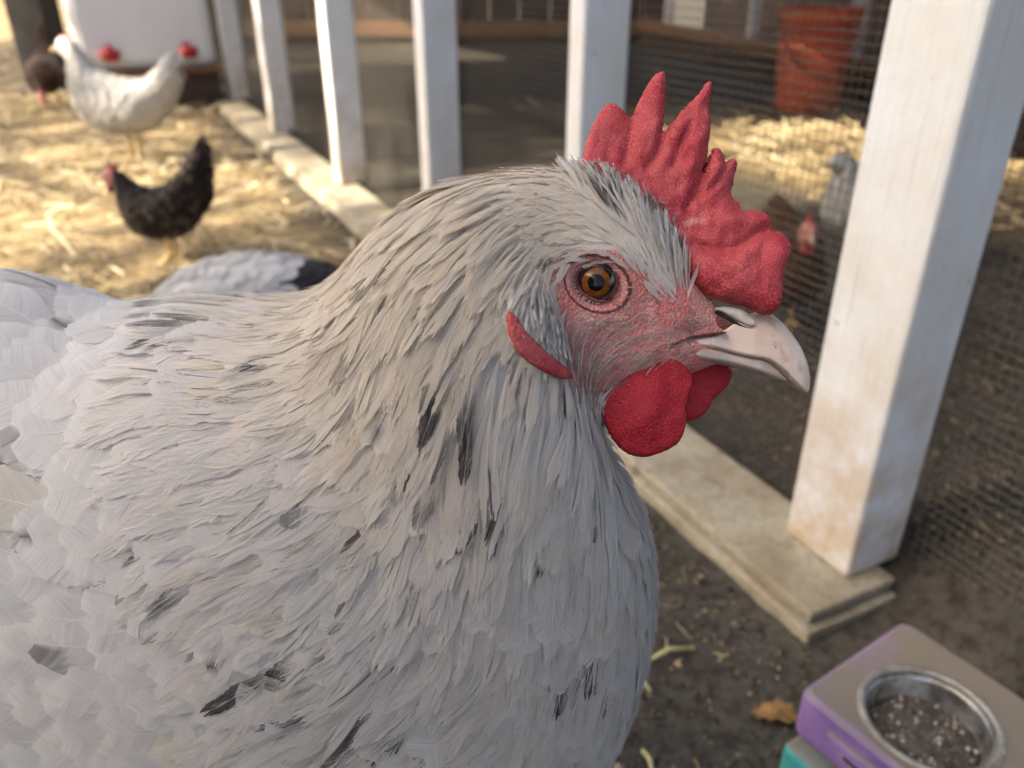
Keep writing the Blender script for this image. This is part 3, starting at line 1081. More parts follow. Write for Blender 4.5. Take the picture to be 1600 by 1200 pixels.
def flecks(u, v, L, prob, rg, radius=14, top=3):
    n = len(u)
    F = np.zeros((n, 5))
    F[:, 1], F[:, 2] = 0.7, 0.2
    r = rg.random(n)
    k = r < prob
    F[k, 0] = rg.choice([1, 2, 2, 3], k.sum(), p=[0.45, 0.25, 0.15, 0.15])
    F[:, 3] = rg.choice([-1.0, 1.0], n)
    F[:, 1] = rg.uniform(0.78, 0.98, n)
    F[:, 2] = rg.uniform(0.10, 0.24, n)
    F[:, 4] = rg.uniform(0.4, 1.0, n)
    # where the tip part of each feather shows
    lu = np.linalg.norm(H.sample(H.Pu, u, v), axis=-1) + 1e-6
    q = near_px(np.clip(u + 0.93 * L / lu, 0, H.nsec - 1.01), v)
    for mx_, my_, kind, st in MARKS:
        d = np.hypot(q[:, 0] - mx_, q[:, 1] - my_)
        d[(v > math.pi)] = 1e9
        for j in np.argsort(d)[:(top if kind == 3 else min(top, 2))]:
            if d[j] < radius * 2:
                F[j] = (kind if top > 1 else min(kind, 2), 0.92, 0.38 if top > 1 else 0.2, rg.choice([-1.0, 1.0]), min(1.0, st * 1.1))
    return F


fx = lambda px, zones, base=0.0: base + sum(a * np.exp(-(((px[:, 0] - cx) / rx) ** 2 + ((px[:, 1] - cy) / ry) ** 2)) for cx, cy, rx, ry, a in zones)
FLOW = [(1030, 380, 60, 70, R(-72)), (960, 320, 60, 40, R(-35)), (830, 490, 40, 60, R(20)), (1000, 570, 80, 40, R(12))]


FLOW2 = [(500, 930, 260, 260, R(30)), (120, 950, 200, 200, R(16)), (330, 700, 160, 140, R(10))]


def tone(px, rg, n):
    """undyed colour of the plumage: cream grey on crown and neck, colder white on breast and body"""
    warm = np.clip(1.15 - np.hypot((px[:, 0] - 800) / 420, (px[:, 1] - 380) / 300), 0, 1)[:, None]
    neck = np.exp(-(((px[:, 0] - 680) / 330) ** 2 + ((px[:, 1] - 780) / 330) ** 2))[:, None]
    c = np.array([0.775, 0.755, 0.745]) * (1 - warm) + np.array([0.70, 0.635, 0.55]) * warm
    c = c * (1 - 0.18 * neck)
    return np.clip(c * 1.08 * (1 + rg.normal(0, 0.018, (n, 1))) * np.where(rg.random((n, 1)) < 0.06, np.array([1.0, 0.965, 0.90]), 1.0), 0, 0.84)


def face_gap(px, margin):
    ins = in_poly(px[:, 0], px[:, 1], FACE)
    d = poly_dist(px[:, 0], px[:, 1], FACE)
    return np.where(ins, d, -d) < margin


hackle_end = lambda v: np.interp(np.where(v > math.pi, 2 * math.pi - v, v), [0, 0.6, 1.5, 1.9, 2.3, 2.8], [12.6, 13.0, 13.4, 13.0, 11.9, 10.6])
lance_zone = lambda u, v: u < hackle_end(v)


def add_plumage(name, parts, parent, mat=None):
    V, Q, C, Nr, Bb, n = [], [], [], [], [], 0
    for p in parts:
        if p is None: continue
        V.append(p[0]); Q.append(p[1] + n); C.append(p[2]); Nr.append(p[3]); Bb.append(p[4]); n += len(p[0])
    o = hen_mesh(name, np.concatenate(V), [np.concatenate(Q)], mat or M['feather'], parent, smooth=True, col=np.concatenate(C), nrm=np.concatenate(Nr), barb=np.concatenate(Bb))
    tag(o, kind='stuff')
    return o


LOBE_AREA = [(784, 470), (812, 472), (834, 500), (868, 540), (905, 570), (902, 606), (850, 604), (802, 576), (776, 538), (770, 490)]
lobe_clear = lambda q: ~in_poly(q[:, 0], q[:, 1], LOBE_AREA)
# body feathers: broad and soft
u, v = darts(H, 14000, lambda u, v: lerp(u, [(9, .0050), (11, 0.0060), (14, 0.0078), (20, 0.0105)]), lambda u, v: ((u > 10.0) | ((v > 2.0) & (v < 4.3) & (u > 8.3))) & thin_far(u, v), rng, 8.3, 19.6)
n = len(u)
L = lerp(u, [(8.5, .020), (11, 0.026), (14, 0.034), (19, 0.044)]) * rng.uniform(0.85, 1.2, n)
W = L * rng.uniform(0.29, 0.38, n)
px = near_px(u, v)
order_body = grow(H, u, v, L, W, 22, 4, rng.normal(0, 0.13, n) + 0.5 * fx(px, FLOW2), 'round', 0.0012, rng.uniform(0.0019, 0.0034, n), 9.0, tone(px, rng, n), DARK, flecks(u, v, L, 0.030, rng, 26, 1), rng, theta=0.52, fray=0.02, soft=0.68, cj=0.012, tj=0.6, tipg=0.12, vane=True)
body_feathers = add_plumage('body_feathers', [order_body], hen)
N_BODY = n
# hackle: long lance-shaped feathers of the neck
u, v = darts(H, 60000, lambda u, v: lerp(u, [(7.4, .0019), (9, 0.0023), (11, 0.0030), (13.5, 0.0040)]), lambda u, v: lance_zone(u, v) & thin_far(u, v) & lobe_clear(near_px(u, v)), rng, 7.4, 13.4)
n = len(u)
L = lerp(u, [(7.4, .013), (8.5, 0.021), (10, 0.032), (13.4, 0.042)]) * rng.uniform(0.85, 1.2, n)
W = L * lerp(u, [(7.4, .16), (9, .13), (13.4, .115)]) * rng.uniform(0.8, 1.25, n)
px = near_px(u, v)
tn = tone(px, rng, n)
edge = np.clip(tn * np.array([1.08, 1.04, 0.97]), 0, 0.85)
phi_h = rng.normal(0, 0.15, n) + fx(px, FLOW2)
fk_h = flecks(u, v, L, 0.065, rng, 16, 3)
hk = grow(H, u, v, L * 1.12, W * 0.62, 20, 3, phi_h, 'lance', 0.0022, rng.uniform(0.0012, 0.0026, n), 14.0, tn, DARK, fk_h, rng, theta=0.70, fray=0.10, edge=edge, soft=0.68, cj=0.025, tj=1.0, tipg=0.07, vane=True)
# the loose barbs that fringe each hackle feather
fr_h = grow(H, u, v, L * 1.10, W * 0.95, 22, 3, phi_h + rng.normal(0, 0.04, n), 'lance', 0.0024, rng.uniform(0.0012, 0.0026, n), 14.0, np.clip(tn * 1.04, 0, 0.85), DARK, fk_h, rng, theta=0.80, fray=0.22, edge=edge, soft=0.7, cj=0.07, tj=1.3, thick=0.13, taper=0.8, rachis=False)
N_HACK = n
# crown, nape and throat: short feathers
crown_keep = lambda u, v: face_gap(near_px(u, v), -2 + rng.normal(0, 10, len(u))) & lobe_clear(near_px(u, v)) & thin_far(u, v, 0.5) & ((u > 3.0) | (np.minimum(v, 2 * math.pi - v) < 0.9) & (u > 2.6))
u, v = darts(H, 42000, lambda u, v: lerp(u, [(2, .0010), (5, .0012), (7, 0.0016), (8.4, 0.0023)]), crown_keep, rng, 2.4, 8.3)
n = len(u)
px = near_px(u, v)
L = lerp(u, [(2, .0055), (4, .0075), (6, .0095), (8.3, 0.016)]) * rng.uniform(0.8, 1.25, n)
tuft_ = np.exp(-(((px[:, 0] - 835) / 30) ** 2 + ((px[:, 1] - 475) / 36) ** 2))
L *= 1 - 0.35 * tuft_
L *= 0.55 + 0.45 * sstep(4, 34, poly_dist(px[:, 0], px[:, 1], FACE))
W = L * 0.13 * rng.uniform(0.8, 1.3, n)
phi = fx(px, FLOW) + rng.normal(0, 0.14, n)
tn = tone(px, rng, n)
edge = np.clip(tn * np.array([1.1, 1.06, 1.0]), 0, 0.85)
cr = grow(H, u, v, L, W, 7, 3, phi, 'lance', 0.0007, rng.uniform(0.0006, 0.0015, n), 20.0, tn, DARK, flecks(u, v, L, 0.035, rng, 12), rng, theta=0.55, fray=0.10, edge=edge, rachis=False, soft=0.5, cj=0.03, vane=True)
N_CROWN = n
# loose single filaments that stray over the hackle
u, v = darts(H, 16000, lambda u, v: lerp(u, [(5.5, 0.0018), (8, 0.0024), (12, 0.0030)]), lambda u, v: face_gap(near_px(u, v), -3) & lobe_clear(near_px(u, v)) & thin_far(u, v, 0.2) & lance_zone(u, v), rng, 5.5, 12.2)
n = len(u)
px = near_px(u, v)
L = lerp(u, [(5.5, .008), (8, 0.016), (12, 0.026)]) * rng.uniform(0.6, 1.2, n)
tn = np.clip(tone(px, rng, n) * np.where(rng.random((n, 1)) < 0.25, np.array([0.62, 0.60, 0.59]), np.array([1.10, 1.05, 0.98])), 0, 0.85)
wz = grow(H, u, v, L, L * 0.010, 2, 2, rng.normal(0, 0.12, n) + fx(px, FLOW2), 'lance', 0.0022, rng.uniform(0.0005, 0.0014, n), 5.0, tn, DARK, np.zeros((n, 5)), rng, theta=0.5, soft=0.5, rw=0.00009, thick=0.2)
# the dense white tuft over the ear
EAR = [(792, 440), (815, 428), (850, 440), (862, 465), (872, 500), (880, 520), (862, 528), (838, 512), (812, 490), (796, 470)]
u, v = darts(H, 40000, lambda u, v: 0.00085 + 0 * u, lambda u, v: in_poly(near_px(u, v)[:, 0], near_px(u, v)[:, 1], EAR) & (v < math.pi * 2), rng, 4.5, 9)
n = len(u)
L = rng.uniform(0.0055, 0.0078, n)
tn = np.array([0.70, 0.665, 0.62]) * rng.uniform(0.8, 1.1, (n, 1))
tf_ = grow(H, u, v, L, L * 0.085, 6, 2, rng.normal(R(22), 0.16, n), 'lance', 0.0014, rng.uniform(0.0022, 0.0038, n), 5.0, tn, DARK, np.zeros((n, 5)), rng, theta=0.6, rachis=False, soft=0.5, cj=0.05, stiff=0.3, fray=0.1, vane=True)
# strands before the crown that stand up against the comb
CREST = [(925, 285), (985, 296), (1030, 345), (1058, 400), (1074, 450), (1070, 478), (1046, 450), (1020, 410), (985, 365), (940, 330), (905, 310)]
u, v = darts(H, 60000, lambda u, v: 0.00105 + 0 * u, lambda u, v: in_poly(near_px(u, v)[:, 0], near_px(u, v)[:, 1], CREST), rng, 2.2, 6.5)
n = len(u)
px = near_px(u, v)
L = rng.uniform(0.007, 0.0125, n)
tn = np.array([0.78, 0.74, 0.69]) * rng.uniform(0.7, 1.08, (n, 1))
fkc = np.zeros((n, 5))
fkc[:, 1:] = (0.6, 0.4, 1, 0.9)
fkc[rng.random(n) < 0.03, 0] = 3
for mx_, my_, rr in ((1056, 400, 9), (1062, 425, 8), (962, 340, 10), (975, 355, 8)):
    fkc[np.hypot(px[:, 0] - mx_, px[:, 1] - my_) < rr, 0] = 3
cs_ = grow(H, u, v, L, L * 0.055, 5, 2, rng.normal(R(-58), 0.22, n), 'lance', 0.0012, rng.uniform(0.0016, 0.0034, n), 5.0, tn, DARK, fkc, rng, theta=0.6, rachis=False, soft=0.45, cj=0.05, stiff=0.5, fray=0.1, vane=True)
neck_feathers = add_plumage('neck_feathers', [hk, fr_h, cr, wz, tf_, cs_], hen)
# ---- parts of the head
def head_at(px, py, w=0.0):
    r = rays(px, py)
    return CAM + r * ((HEAD_D - np.asarray(w, float)) / FPX)[..., None]


Z1 = lambda pts: [(750 + x / 1.818, 80 + y / 1.818) for x, y in pts]


def line_dist(x, y, pts):
    d = np.full(np.shape(x), 1e9)
    for (ax, ay), (bx, by) in zip(pts[:-1], pts[1:]):
        L2 = (bx - ax) ** 2 + (by - ay) ** 2 + 1e-9
        f = np.clip(((x - ax) * (bx - ax) + (y - ay) * (by - ay)) / L2, 0, 1)
        d = np.minimum(d, np.hypot(x - ax - f * (bx - ax), y - ay - f * (by - ay)))
    return d


def blade(name, outline, step, w0, hfn, wfn, mat, parent=None, jit=0.0, smooth_iter=2, rim=0.0):
    """a fleshy blade: its outline filled with points and given its own thickness and relief"""
    pts = np.array(outline, float)
    for _ in range(smooth_iter):                     # corner cutting keeps the outline soft
        nx_ = np.roll(pts, -1, 0)
        pts = np.stack([pts * 0.75 + nx_ * 0.25, pts * 0.25 + nx_ * 0.75], 1).reshape(-1, 2)
    seg = np.linalg.norm(np.roll(pts, -1, 0) - pts, axis=1)
    cum = np.concatenate([[0], np.cumsum(seg)])
    n = max(12, int(cum[-1] / step))
    s = np.linspace(0, cum[-1], n, endpoint=False)
    ext = np.concatenate([pts, pts[:1]])
    out = np.stack([np.interp(s, cum, ext[:, 0]), np.interp(s, cum, ext[:, 1])], 1)
    if jit: out += rng.normal(0, jit, out.shape)
    lo, hi = out.min(0), out.max(0)
    gx_, gy_ = np.meshgrid(np.arange(lo[0], hi[0], step), np.arange(lo[1], hi[1], step * 0.866))
    gx_ = gx_ + (np.arange(gx_.shape[0]) % 2)[:, None] * step * 0.5
    g = np.stack([gx_.ravel(), gy_.ravel()], 1) + rng.normal(0, step * 0.08, (gx_.size, 2))
    ol = [tuple(p) for p in out]
    ok = in_poly(g[:, 0], g[:, 1], ol)
    g = g[ok]
    g = g[poly_dist(g[:, 0], g[:, 1], ol) > step * 0.55]
    allp = [Vector(p) for p in np.concatenate([out, g])]
    vs_, _, fs, _, _, _ = delaunay_2d_cdt(allp, [(i, (i + 1) % n) for i in range(n)], [list(range(n))], 1, 1e-5)
    P = np.array([v[:] for v in vs_])
    d = poly_dist(P[:, 0], P[:, 1], ol)
    edge = d < step * 0.15
    h = np.where(edge, rim, hfn(P[:, 0], P[:, 1], d))
    w = wfn(P[:, 0], P[:, 1], d)
    base = head_at(P[:, 0], P[:, 1], np.full(len(P), w0))
    A = base + EW * (w + h)[:, None]
    Bk = base + EW * (w - h)[:, None]
    back_i = np.where(edge, np.arange(len(P)), -1)
    k = len(P)
    extra = np.flatnonzero(~edge)
    back_i[extra] = k + np.arange(len(extra))
    tris = np.array([f for f in fs if len(f) == 3], int)
    p0, p1, p2 = P[tris[:, 0]], P[tris[:, 1]], P[tris[:, 2]]
    area = (p1[:, 0] - p0[:, 0]) * (p2[:, 1] - p0[:, 1]) - (p1[:, 1] - p0[:, 1]) * (p2[:, 0] - p0[:, 0])
    tris[area > 0] = tris[area > 0][:, ::-1]
    return hen_mesh(name, np.concatenate([A, Bk[extra]]), [tris, back_i[tris][:, ::-1]], mat, parent)


def roundh(d, Rr):
    return np.sqrt(np.clip(1 - (1 - np.minimum(d / Rr, 1)) ** 2, 0, 1))


def pnoise(x, y, s, seed):
    return vnoise(x / s, y / s, seed)


COMB = Z1([(290, 352), (290, 300), (308, 240), (340, 170), (368, 149), (397, 166), (428, 200), (440, 168), (462, 122), (486, 84), (508, 66), (521, 78), (521, 130), (518, 190), (512, 246), (540, 212), (572, 176), (608, 140), (634, 102),
            (648, 92), (655, 102), (650, 140), (637, 182), (646, 212), (645, 260), (635, 322), (622, 366), (638, 318), (652, 286), (668, 281), (686, 298), (691, 328), (704, 310), (716, 308), (724, 325), (716, 372), (702, 412), (724, 432), (737, 462),
            (760, 455), (790, 461), (810, 478), (818, 514), (842, 522), (860, 552), (860, 588), (838, 622), (827, 655), (830, 702), (822, 738), (796, 760), (768, 756), (738, 736), (700, 728), (650, 716), (612, 692), (592, 668), (570, 640), (540, 570),
            (510, 520), (470, 470), (430, 440), (380, 420), (330, 400)])
CREASE = [(Z1([(590, 562), (640, 580), (700, 574), (748, 545), (785, 520)]), 9, 0.0022), (Z1([(512, 246), (498, 300), (470, 345)]), 8, 0.0016), (Z1([(428, 200), (420, 260), (405, 330)]), 8, 0.0014), (Z1([(622, 366), (600, 420), (575, 465)]), 8, 0.0018),
          (Z1([(691, 328), (672, 370), (640, 410)]), 6, 0.0014), (Z1([(585, 225), (556, 290), (540, 335)]), 6, 0.0014), (Z1([(818, 514), (780, 560), (760, 600)]), 8, 0.0010)]
RIDGE = [(Z1([(640, 200), (610, 280), (585, 350)]), 13, 0.0016), (Z1([(505, 90), (490, 200), (460, 300)]), 12, 0.0008), (Z1([(660, 300), (650, 360), (640, 430), (680, 480)]), 14, 0.0012), (Z1([(700, 640), (760, 700), (800, 720)]), 22, 0.0014), (Z1([(640, 500), (720, 500), (790, 490)]), 13, 0.0016)]


def comb_w(x, y, d):
    low = sstep(430, 330, x) * 0
    w = 0.0022 + 0.0052 * sstep(330, 450, y) * sstep(1020, 1100, x)
    w = w - 0.0010 * np.sin((x - 900) / 34.0) * sstep(420, 200, y)
    for pts, r, a in CREASE:
        w = w - 0.65 * a * np.exp(-(line_dist(x, y, pts) / r) ** 2)
    for pts, r, a in RIDGE:
        w = w + 0.65 * a * np.exp(-(line_dist(x, y, pts) / r) ** 2)
    return w + 0.00022 * pnoise(x, y, 9.0, 21) + 0.00022 * pnoise(x, y, 4.2, 22)


comb = blade('comb', COMB, 2.6, 0.0, lambda x, y, d: 0.00045 + (0.0019 + 0.0022 * sstep(200, 420, y)) * roundh(d, 22), comb_w, M['comb'], jit=0.7)
WATTLE = Z1([(338, 985), (341, 945), (356, 925), (400, 905), (470, 880), (510, 862), (535, 862), (572, 884), (602, 912), (609, 948), (592, 985), (586, 1020), (588, 1058), (572, 1105), (545, 1128), (508, 1142), (468, 1155), (430, 1150), (398, 1132), (368, 1092), (350, 1050)])
wattle_h = lambda x, y, d: 0.0004 + 0.0014 * roundh(d, 16)
blade('wattle', WATTLE, 3.2, 0.0085, wattle_h, lambda x, y, d: 0.0022 * np.exp(-(((x - 1010) / 40) ** 2 + ((y - 640) / 50) ** 2)) + 0.00025 * pnoise(x, y, 7, 31) + 0.0007 * pnoise(x, y, 20, 32), M['wattle'], jit=0.5)
FARW = Z1([(560, 985), (560, 900), (612, 890), (660, 880), (696, 884), (716, 902), (717, 932), (694, 964), (664, 984), (650, 1018), (622, 1044), (585, 1054), (560, 1040)])
o = blade('wattle', FARW, 4.0, -0.006, wattle_h, lambda x, y, d: 0.0004 * pnoise(x, y, 22, 33), M['wattle'], jit=0.5)


def surf_w(x, y):
    out = np.zeros(len(x))
    for i in range(len(x)):
        p, nn = skin_hit(x[i], y[i])
        out[i] = 0.012 if p is None else HEAD_D - np.dot(p - CAM, -EW)
    return out


LOBE = [(792, 506), (793, 527), (802, 552), (822, 572), (846, 586), (868, 594), (886, 593), (876, 578), (856, 565), (837, 548), (819, 531), (808, 514), (800, 504)]
blade('earlobe', LOBE, 3.0, 0.0, lambda x, y, d: 0.0003 + 0.0005 * roundh(d, 10) + 0.00015 * pnoise(x, y, 5, 71), lambda x, y, d: surf_w(x, y) + 0.0047, M['lobe'], jit=0.2)
LOBE2 = [(806, 508), (818, 528), (838, 545), (856, 560), (878, 573), (900, 578), (890, 560), (866, 545), (846, 528), (830, 512), (818, 503)]

# beak
Z7 = lambda pts: [(1040 + x / 5.454, 440 + y / 5.454) for x, y in pts]
CULMEN = Z7([(720, 270), (800, 255), (890, 268), (980, 340), (1080, 450), (1160, 570), (1210, 690), (1232, 800), (1230, 900)])
UPPER = Z7([(560, 320), (720, 270), (800, 255), (890, 268), (980, 340), (1080, 450), (1160, 570), (1210, 690), (1232, 800), (1230, 900), (1216, 948), (1180, 948), (1120, 915), (1055, 862), (960, 772), (870, 702), (800, 672), (660, 655), (520, 622), (380, 582),
            (230, 568), (60, 552), (100, 512), (250, 478), (400, 462)])


def beak_h(x, y, d):
    along = np.clip((x - 1050) / 215.0, 0, 1)
    wmax = np.interp(along, [0, 0.25, 0.55, 0.8, 0.93, 1.0], [0.0035, 0.0060, 0.0062, 0.0048, 0.0032, 0.0018])
    dc = line_dist(x, y, CULMEN)
    return 0.0002 + wmax * np.maximum(roundh(dc, 30), 0.25) * (0.25 + 0.75 * roundh(d, 5.0))


blade('upper_beak', UPPER, 2.2, 0.0, beak_h, lambda x, y, d: 0.0030 * sstep(1140, 1060, x), M['beak'], smooth_iter=2)
LOWER = Z7([(40, 530), (230, 545), (380, 562), (520, 600), (660, 632), (800, 650), (870, 684), (960, 755), (1050, 852), (1000, 856), (860, 820), (700, 768), (500, 715), (300, 690), (200, 670), (60, 620)])
blade('lower_beak', LOWER, 2.4, 0.0, lambda x, y, d: 0.0002 + np.interp(x, [1050, 1100, 1180, 1232], [0.0045, 0.0052, 0.0045, 0.0015]) * roundh(d, 8), lambda x, y, d: 0.0028 * sstep(1140, 1060, x), M['lower_beak'])
NOSE = Z7([(350, 262), (400, 232), (500, 225), (590, 250), (660, 300), (715, 365), (708, 400), (660, 405), (570, 368), (470, 305), (400, 270)])
nw = lambda x, y: 0.0066 - 0.002 * sstep(1150, 1100, x) * 0
blade('nostril', Z7([(355, 275), (385, 262), (470, 303), (560, 364), (640, 402), (700, 404), (690, 418), (640, 418), (540, 385), (440, 325)]), 1.6, 0.0, lambda x, y, d: 0.0003 + 0 * d, lambda x, y, d: 0.0062 + 0 * d, M['dark'], smooth_iter=1)  # flat black sliver, the shade of the opening put into colour
blade('nostril_flap', NOSE, 2.0, 0.0, lambda x, y, d: 0.0003 + 0.0009 * roundh(d, 7), lambda x, y, d: 0.0062 + 0.0003 * pnoise(x, y, 6, 51), M['flap'])
MEMB = Z7([(230, 260), (330, 225), (480, 210), (620, 235), (740, 330), (760, 420), (660, 450), (500, 470), (380, 470), (250, 450), (160, 380)])
blade('nostril_skin', MEMB, 2.4, 0.0, lambda x, y, d: 0.0003 + 0.0045 * roundh(d, 22), lambda x, y, d: 0.0014 + 0 * d, M['lid'])
blade('gape_skin', Z7([(-60, 560), (60, 505), (230, 462), (380, 440), (470, 445), (440, 462), (260, 482), (110, 518), (40, 556), (-20, 600)]), 2.0, 0.0, lambda x, y, d: 0.0004 + 0.0012 * roundh(d, 5), lambda x, y, d: 0.0075 + 0.0018 * sstep(1080, 1040, x), M['lid'])

# eye
w_eye = float(np.mean(surf_w(933 + 62 * np.cos(np.arange(12) * 0.5236), 443 + 52 * np.sin(np.arange(12) * 0.5236)))) + 0.0004
ER = 0.0056
eye_c = head_at(931.5, 441.5, w_eye - 0.0046)
ax = (EW * 1.0 + np.array([0.10, 0, 0]) + EU * 0.05)
ax = CAM - eye_c
ax /= np.linalg.norm(ax)
e1 = np.cross(EU, ax); e1 /= np.linalg.norm(e1)
e2 = np.cross(ax, e1)


def cap(name, t0, t1, rad, mat, parent, nr=10, nc=40, sx=1.0):
    th = np.linspace(t0, t1, nr)
    ph = np.arange(nc) * 2 * math.pi / nc
    V = eye_c + rad * (np.cos(th)[:, None, None] * ax + np.sin(th)[:, None, None] * (np.cos(ph)[None, :, None] * e1 * sx + np.sin(ph)[None, :, None] * e2))
    idx = np.arange(nr * nc).reshape(nr, nc)
    nxt = np.roll(idx, -1, 1)
    q = np.stack([idx[:-1], idx[1:], nxt[1:], nxt[:-1]], -1).reshape(-1, 4)
    return hen_mesh(name, V.reshape(-1, 3), [q], mat, parent)


eye = cap('eye', R(38), R(179.5), ER, M['eyeball'], hen, 30)
cap('iris', R(21.5), R(38.2), ER * 1.0, M['iris'], eye, 10)
cap('pupil', R(0.3), R(21.7), ER * 1.001, M['pupil'], eye, 10)
# eyelids: from the rim on the eyeball out to the skin
nc = 96
ph = np.arange(nc) * 2 * math.pi / nc
ca, sa = math.cos(R(24)), math.sin(R(24))
rings = []
for k, (grow_px, lift) in enumerate([(-1.5, -0.0006), (0.0, 0.0000), (1.5, 0.00065), (4.5, 0.0009), (8.5, 0.0006), (11.5, 0.0002), (15, 0.00055), (19, 0.0003), (24, None)]):
    ex, ey = (34 + grow_px) * np.cos(ph), (24 + grow_px) * np.sin(ph)
    wob = 1 + 0.01 * np.sin(ph * 23 + k) + 0.012 * np.sin(ph * 31 + 2 * k)
    qx, qy = 934 + (ex * ca - ey * sa) * wob, 443.5 + (ex * sa + ey * ca) * wob
    P = []
    for x, y in zip(qx, qy):
        sp, sn_ = skin_hit(x, y)
        ws = HEAD_D - np.dot(sp - CAM, -EW)
        q = head_at(x, y, w_eye)
        dd = q - eye_c
        lat2 = np.dot(dd, e1) ** 2 + np.dot(dd, e2) ** 2
        wb = HEAD_D - np.dot(eye_c - CAM, -EW) + math.sqrt(max(ER ** 2 - lat2, 1e-8))
        f = min(max((grow_px) / 19.0, 0), 1)
        if lift is None:
            P.append(head_at(x, y, ws - 0.0004))
        else:
            P.append(head_at(x, y, (wb * (1 - f) + max(ws, wb * 0) * f) + lift))
    rings.append(np.array(P))
V = np.concatenate(rings)
idx = np.arange(len(rings) * nc).reshape(len(rings), nc)
nxt = np.roll(idx, -1, 1)
lid = hen_mesh('eyelid', V, [np.stack([idx[:-1], nxt[:-1], nxt[1:], idx[1:]], -1).reshape(-1, 4)], M['lid'])
lash = MB()
for k in range(64):
    a = (k + random.uniform(-0.3, 0.3)) / 64 * 2 * math.pi
    i = int(a / (2 * math.pi) * nc) % nc
    p0, p1 = rings[3][i], rings[4][i]
    if -2.6 < (a - math.pi * 2 if a > math.pi else a) < -0.5: continue
    out = (p1 - p0) / np.linalg.norm(p1 - p0)
    q0 = p0 + HOFF
    lash.tube([q0, q0 + out * 0.0005 + EW * 0.0004, q0 + out * 0.0011 + EW * 0.0005], [0.00014, 0.00012, 0.00004], n=4)
lash.build('eyelashes', M['quill'], lid)

# bristles on the cheek and the lores
def bristle_keep(u, v):
    q = near_px(u, v)
    ins = in_poly(q[:, 0], q[:, 1], FACE)
    eye_d = np.hypot((q[:, 0] - 934) / 66, (q[:, 1] - 446) / 54)
    low = q[:, 1] > 500 - 0.10 * (q[:, 0] - 900)
    lobe = in_poly(q[:, 0], q[:, 1], LOBE) | in_poly(q[:, 0], q[:, 1], LOBE2)
    return ins & (eye_d > 1) & low & ~lobe & (q[:, 0] < 1085) & (q[:, 1] < 606) & (u > 2.0)


u, v = darts(H, 9000, lambda u, v: 0.0014 + 0 * u, bristle_keep, rng, 1.8, 8.2)
n = len(u)
px = near_px(u, v)
L = np.interp(px[:, 0], [830, 900, 1000, 1070], [0.0065, 0.0075, 0.0058, 0.003]) * rng.uniform(0.7, 1.25, n)
tb = np.array([0.60, 0.52, 0.48]) * rng.uniform(0.5, 1.1, (n, 1))
zf = np.zeros((n, 5))
br = grow(H, u, v, L * 0.8, L * 0.03, 3, 2, rng.normal(0.28, 0.16, n), 'lance', 0.0003, rng.uniform(0.0008, 0.0018, n), 5.0, tb, DARK, zf, rng, theta=0.4, rachis=True, soft=0.4)


def lore_keep(u, v):
    q = near_px(u, v)
    ins = in_poly(q[:, 0], q[:, 1], FACE)
    eye_d = np.hypot((q[:, 0] - 934) / 52, (q[:, 1] - 446) / 44)
    return ins & (eye_d > 1) & (q[:, 0] < 1100) & (q[:, 1] < 560) & (u > 2.0)


u, v = darts(H, 7000, lambda u, v: 0.0017 + 0 * u, lore_keep, rng, 1.8, 7)
n = len(u)
zf = np.zeros((n, 5))
tb = np.array([0.52, 0.40, 0.36]) * rng.uniform(0.6, 1.1, (n, 1))
L = rng.uniform(0.0014, 0.0028, n)
lo_ = grow(H, u, v, L, L * 0.06, 2, 1, rng.normal(0.1, 0.3, n), 'lance', 0.0001, L * 0.25, 5.0, tb, DARK, zf, rng, theta=0.4, rachis=True, soft=0.4)
add_plumage('face_bristles', [br, lo_], hen)

# tail, left of the frame: stiff blades fanned behind the rump
tip0 = H.P[-12].mean(0) + HOFF
back_dir = (H.C[-1] - H.C[-40])
back_dir /= np.linalg.norm(back_dir)
for k in range(11):
    a = (k - 5) * 0.16
    d = back_dir * math.cos(a) * 0.9 + np.array([0, math.sin(a) * 0.75, 0]) + np.array([0, 0, 0.55 - 0.25 * abs(a)])
    d /= np.linalg.norm(d)
    sd = np.cross(d, np.array([0, 0, 1.0]))
    sd /= np.linalg.norm(sd)
    nn = np.cross(sd, d)
    ln = 0.085 - 0.02 * abs(a)
    tl_ = MB()
    rows = [(0.0, 0.006), (0.25, 0.010), (0.6, 0.013), (0.85, 0.011), (0.96, 0.006), (1.0, 0.001)]
    vv = []
    for tt_, ww in rows:
        c = tip0 - back_dir * 0.03 + d * ln * tt_ + nn * 0.010 * tt_ * tt_ + np.array([0, 0, 0.004 * (k % 2)])
        vv += [c - sd * ww - nn * 0.001, c + nn * 0.0012, c + sd * ww - nn * 0.001, c - nn * 0.0012]
    nr = len(rows)
    tl_.add(vv, [(4 * i + j, 4 * i + (j + 1) % 4, 4 * i + 4 + (j + 1) % 4, 4 * i + 4 + j) for i in range(nr - 1) for j in range(4)] + [(0, 1, 2, 3), tuple(4 * nr - 1 - j for j in range(4))])
    tl_.build('tail_feather', M['tail_white'], hen, smooth=True)

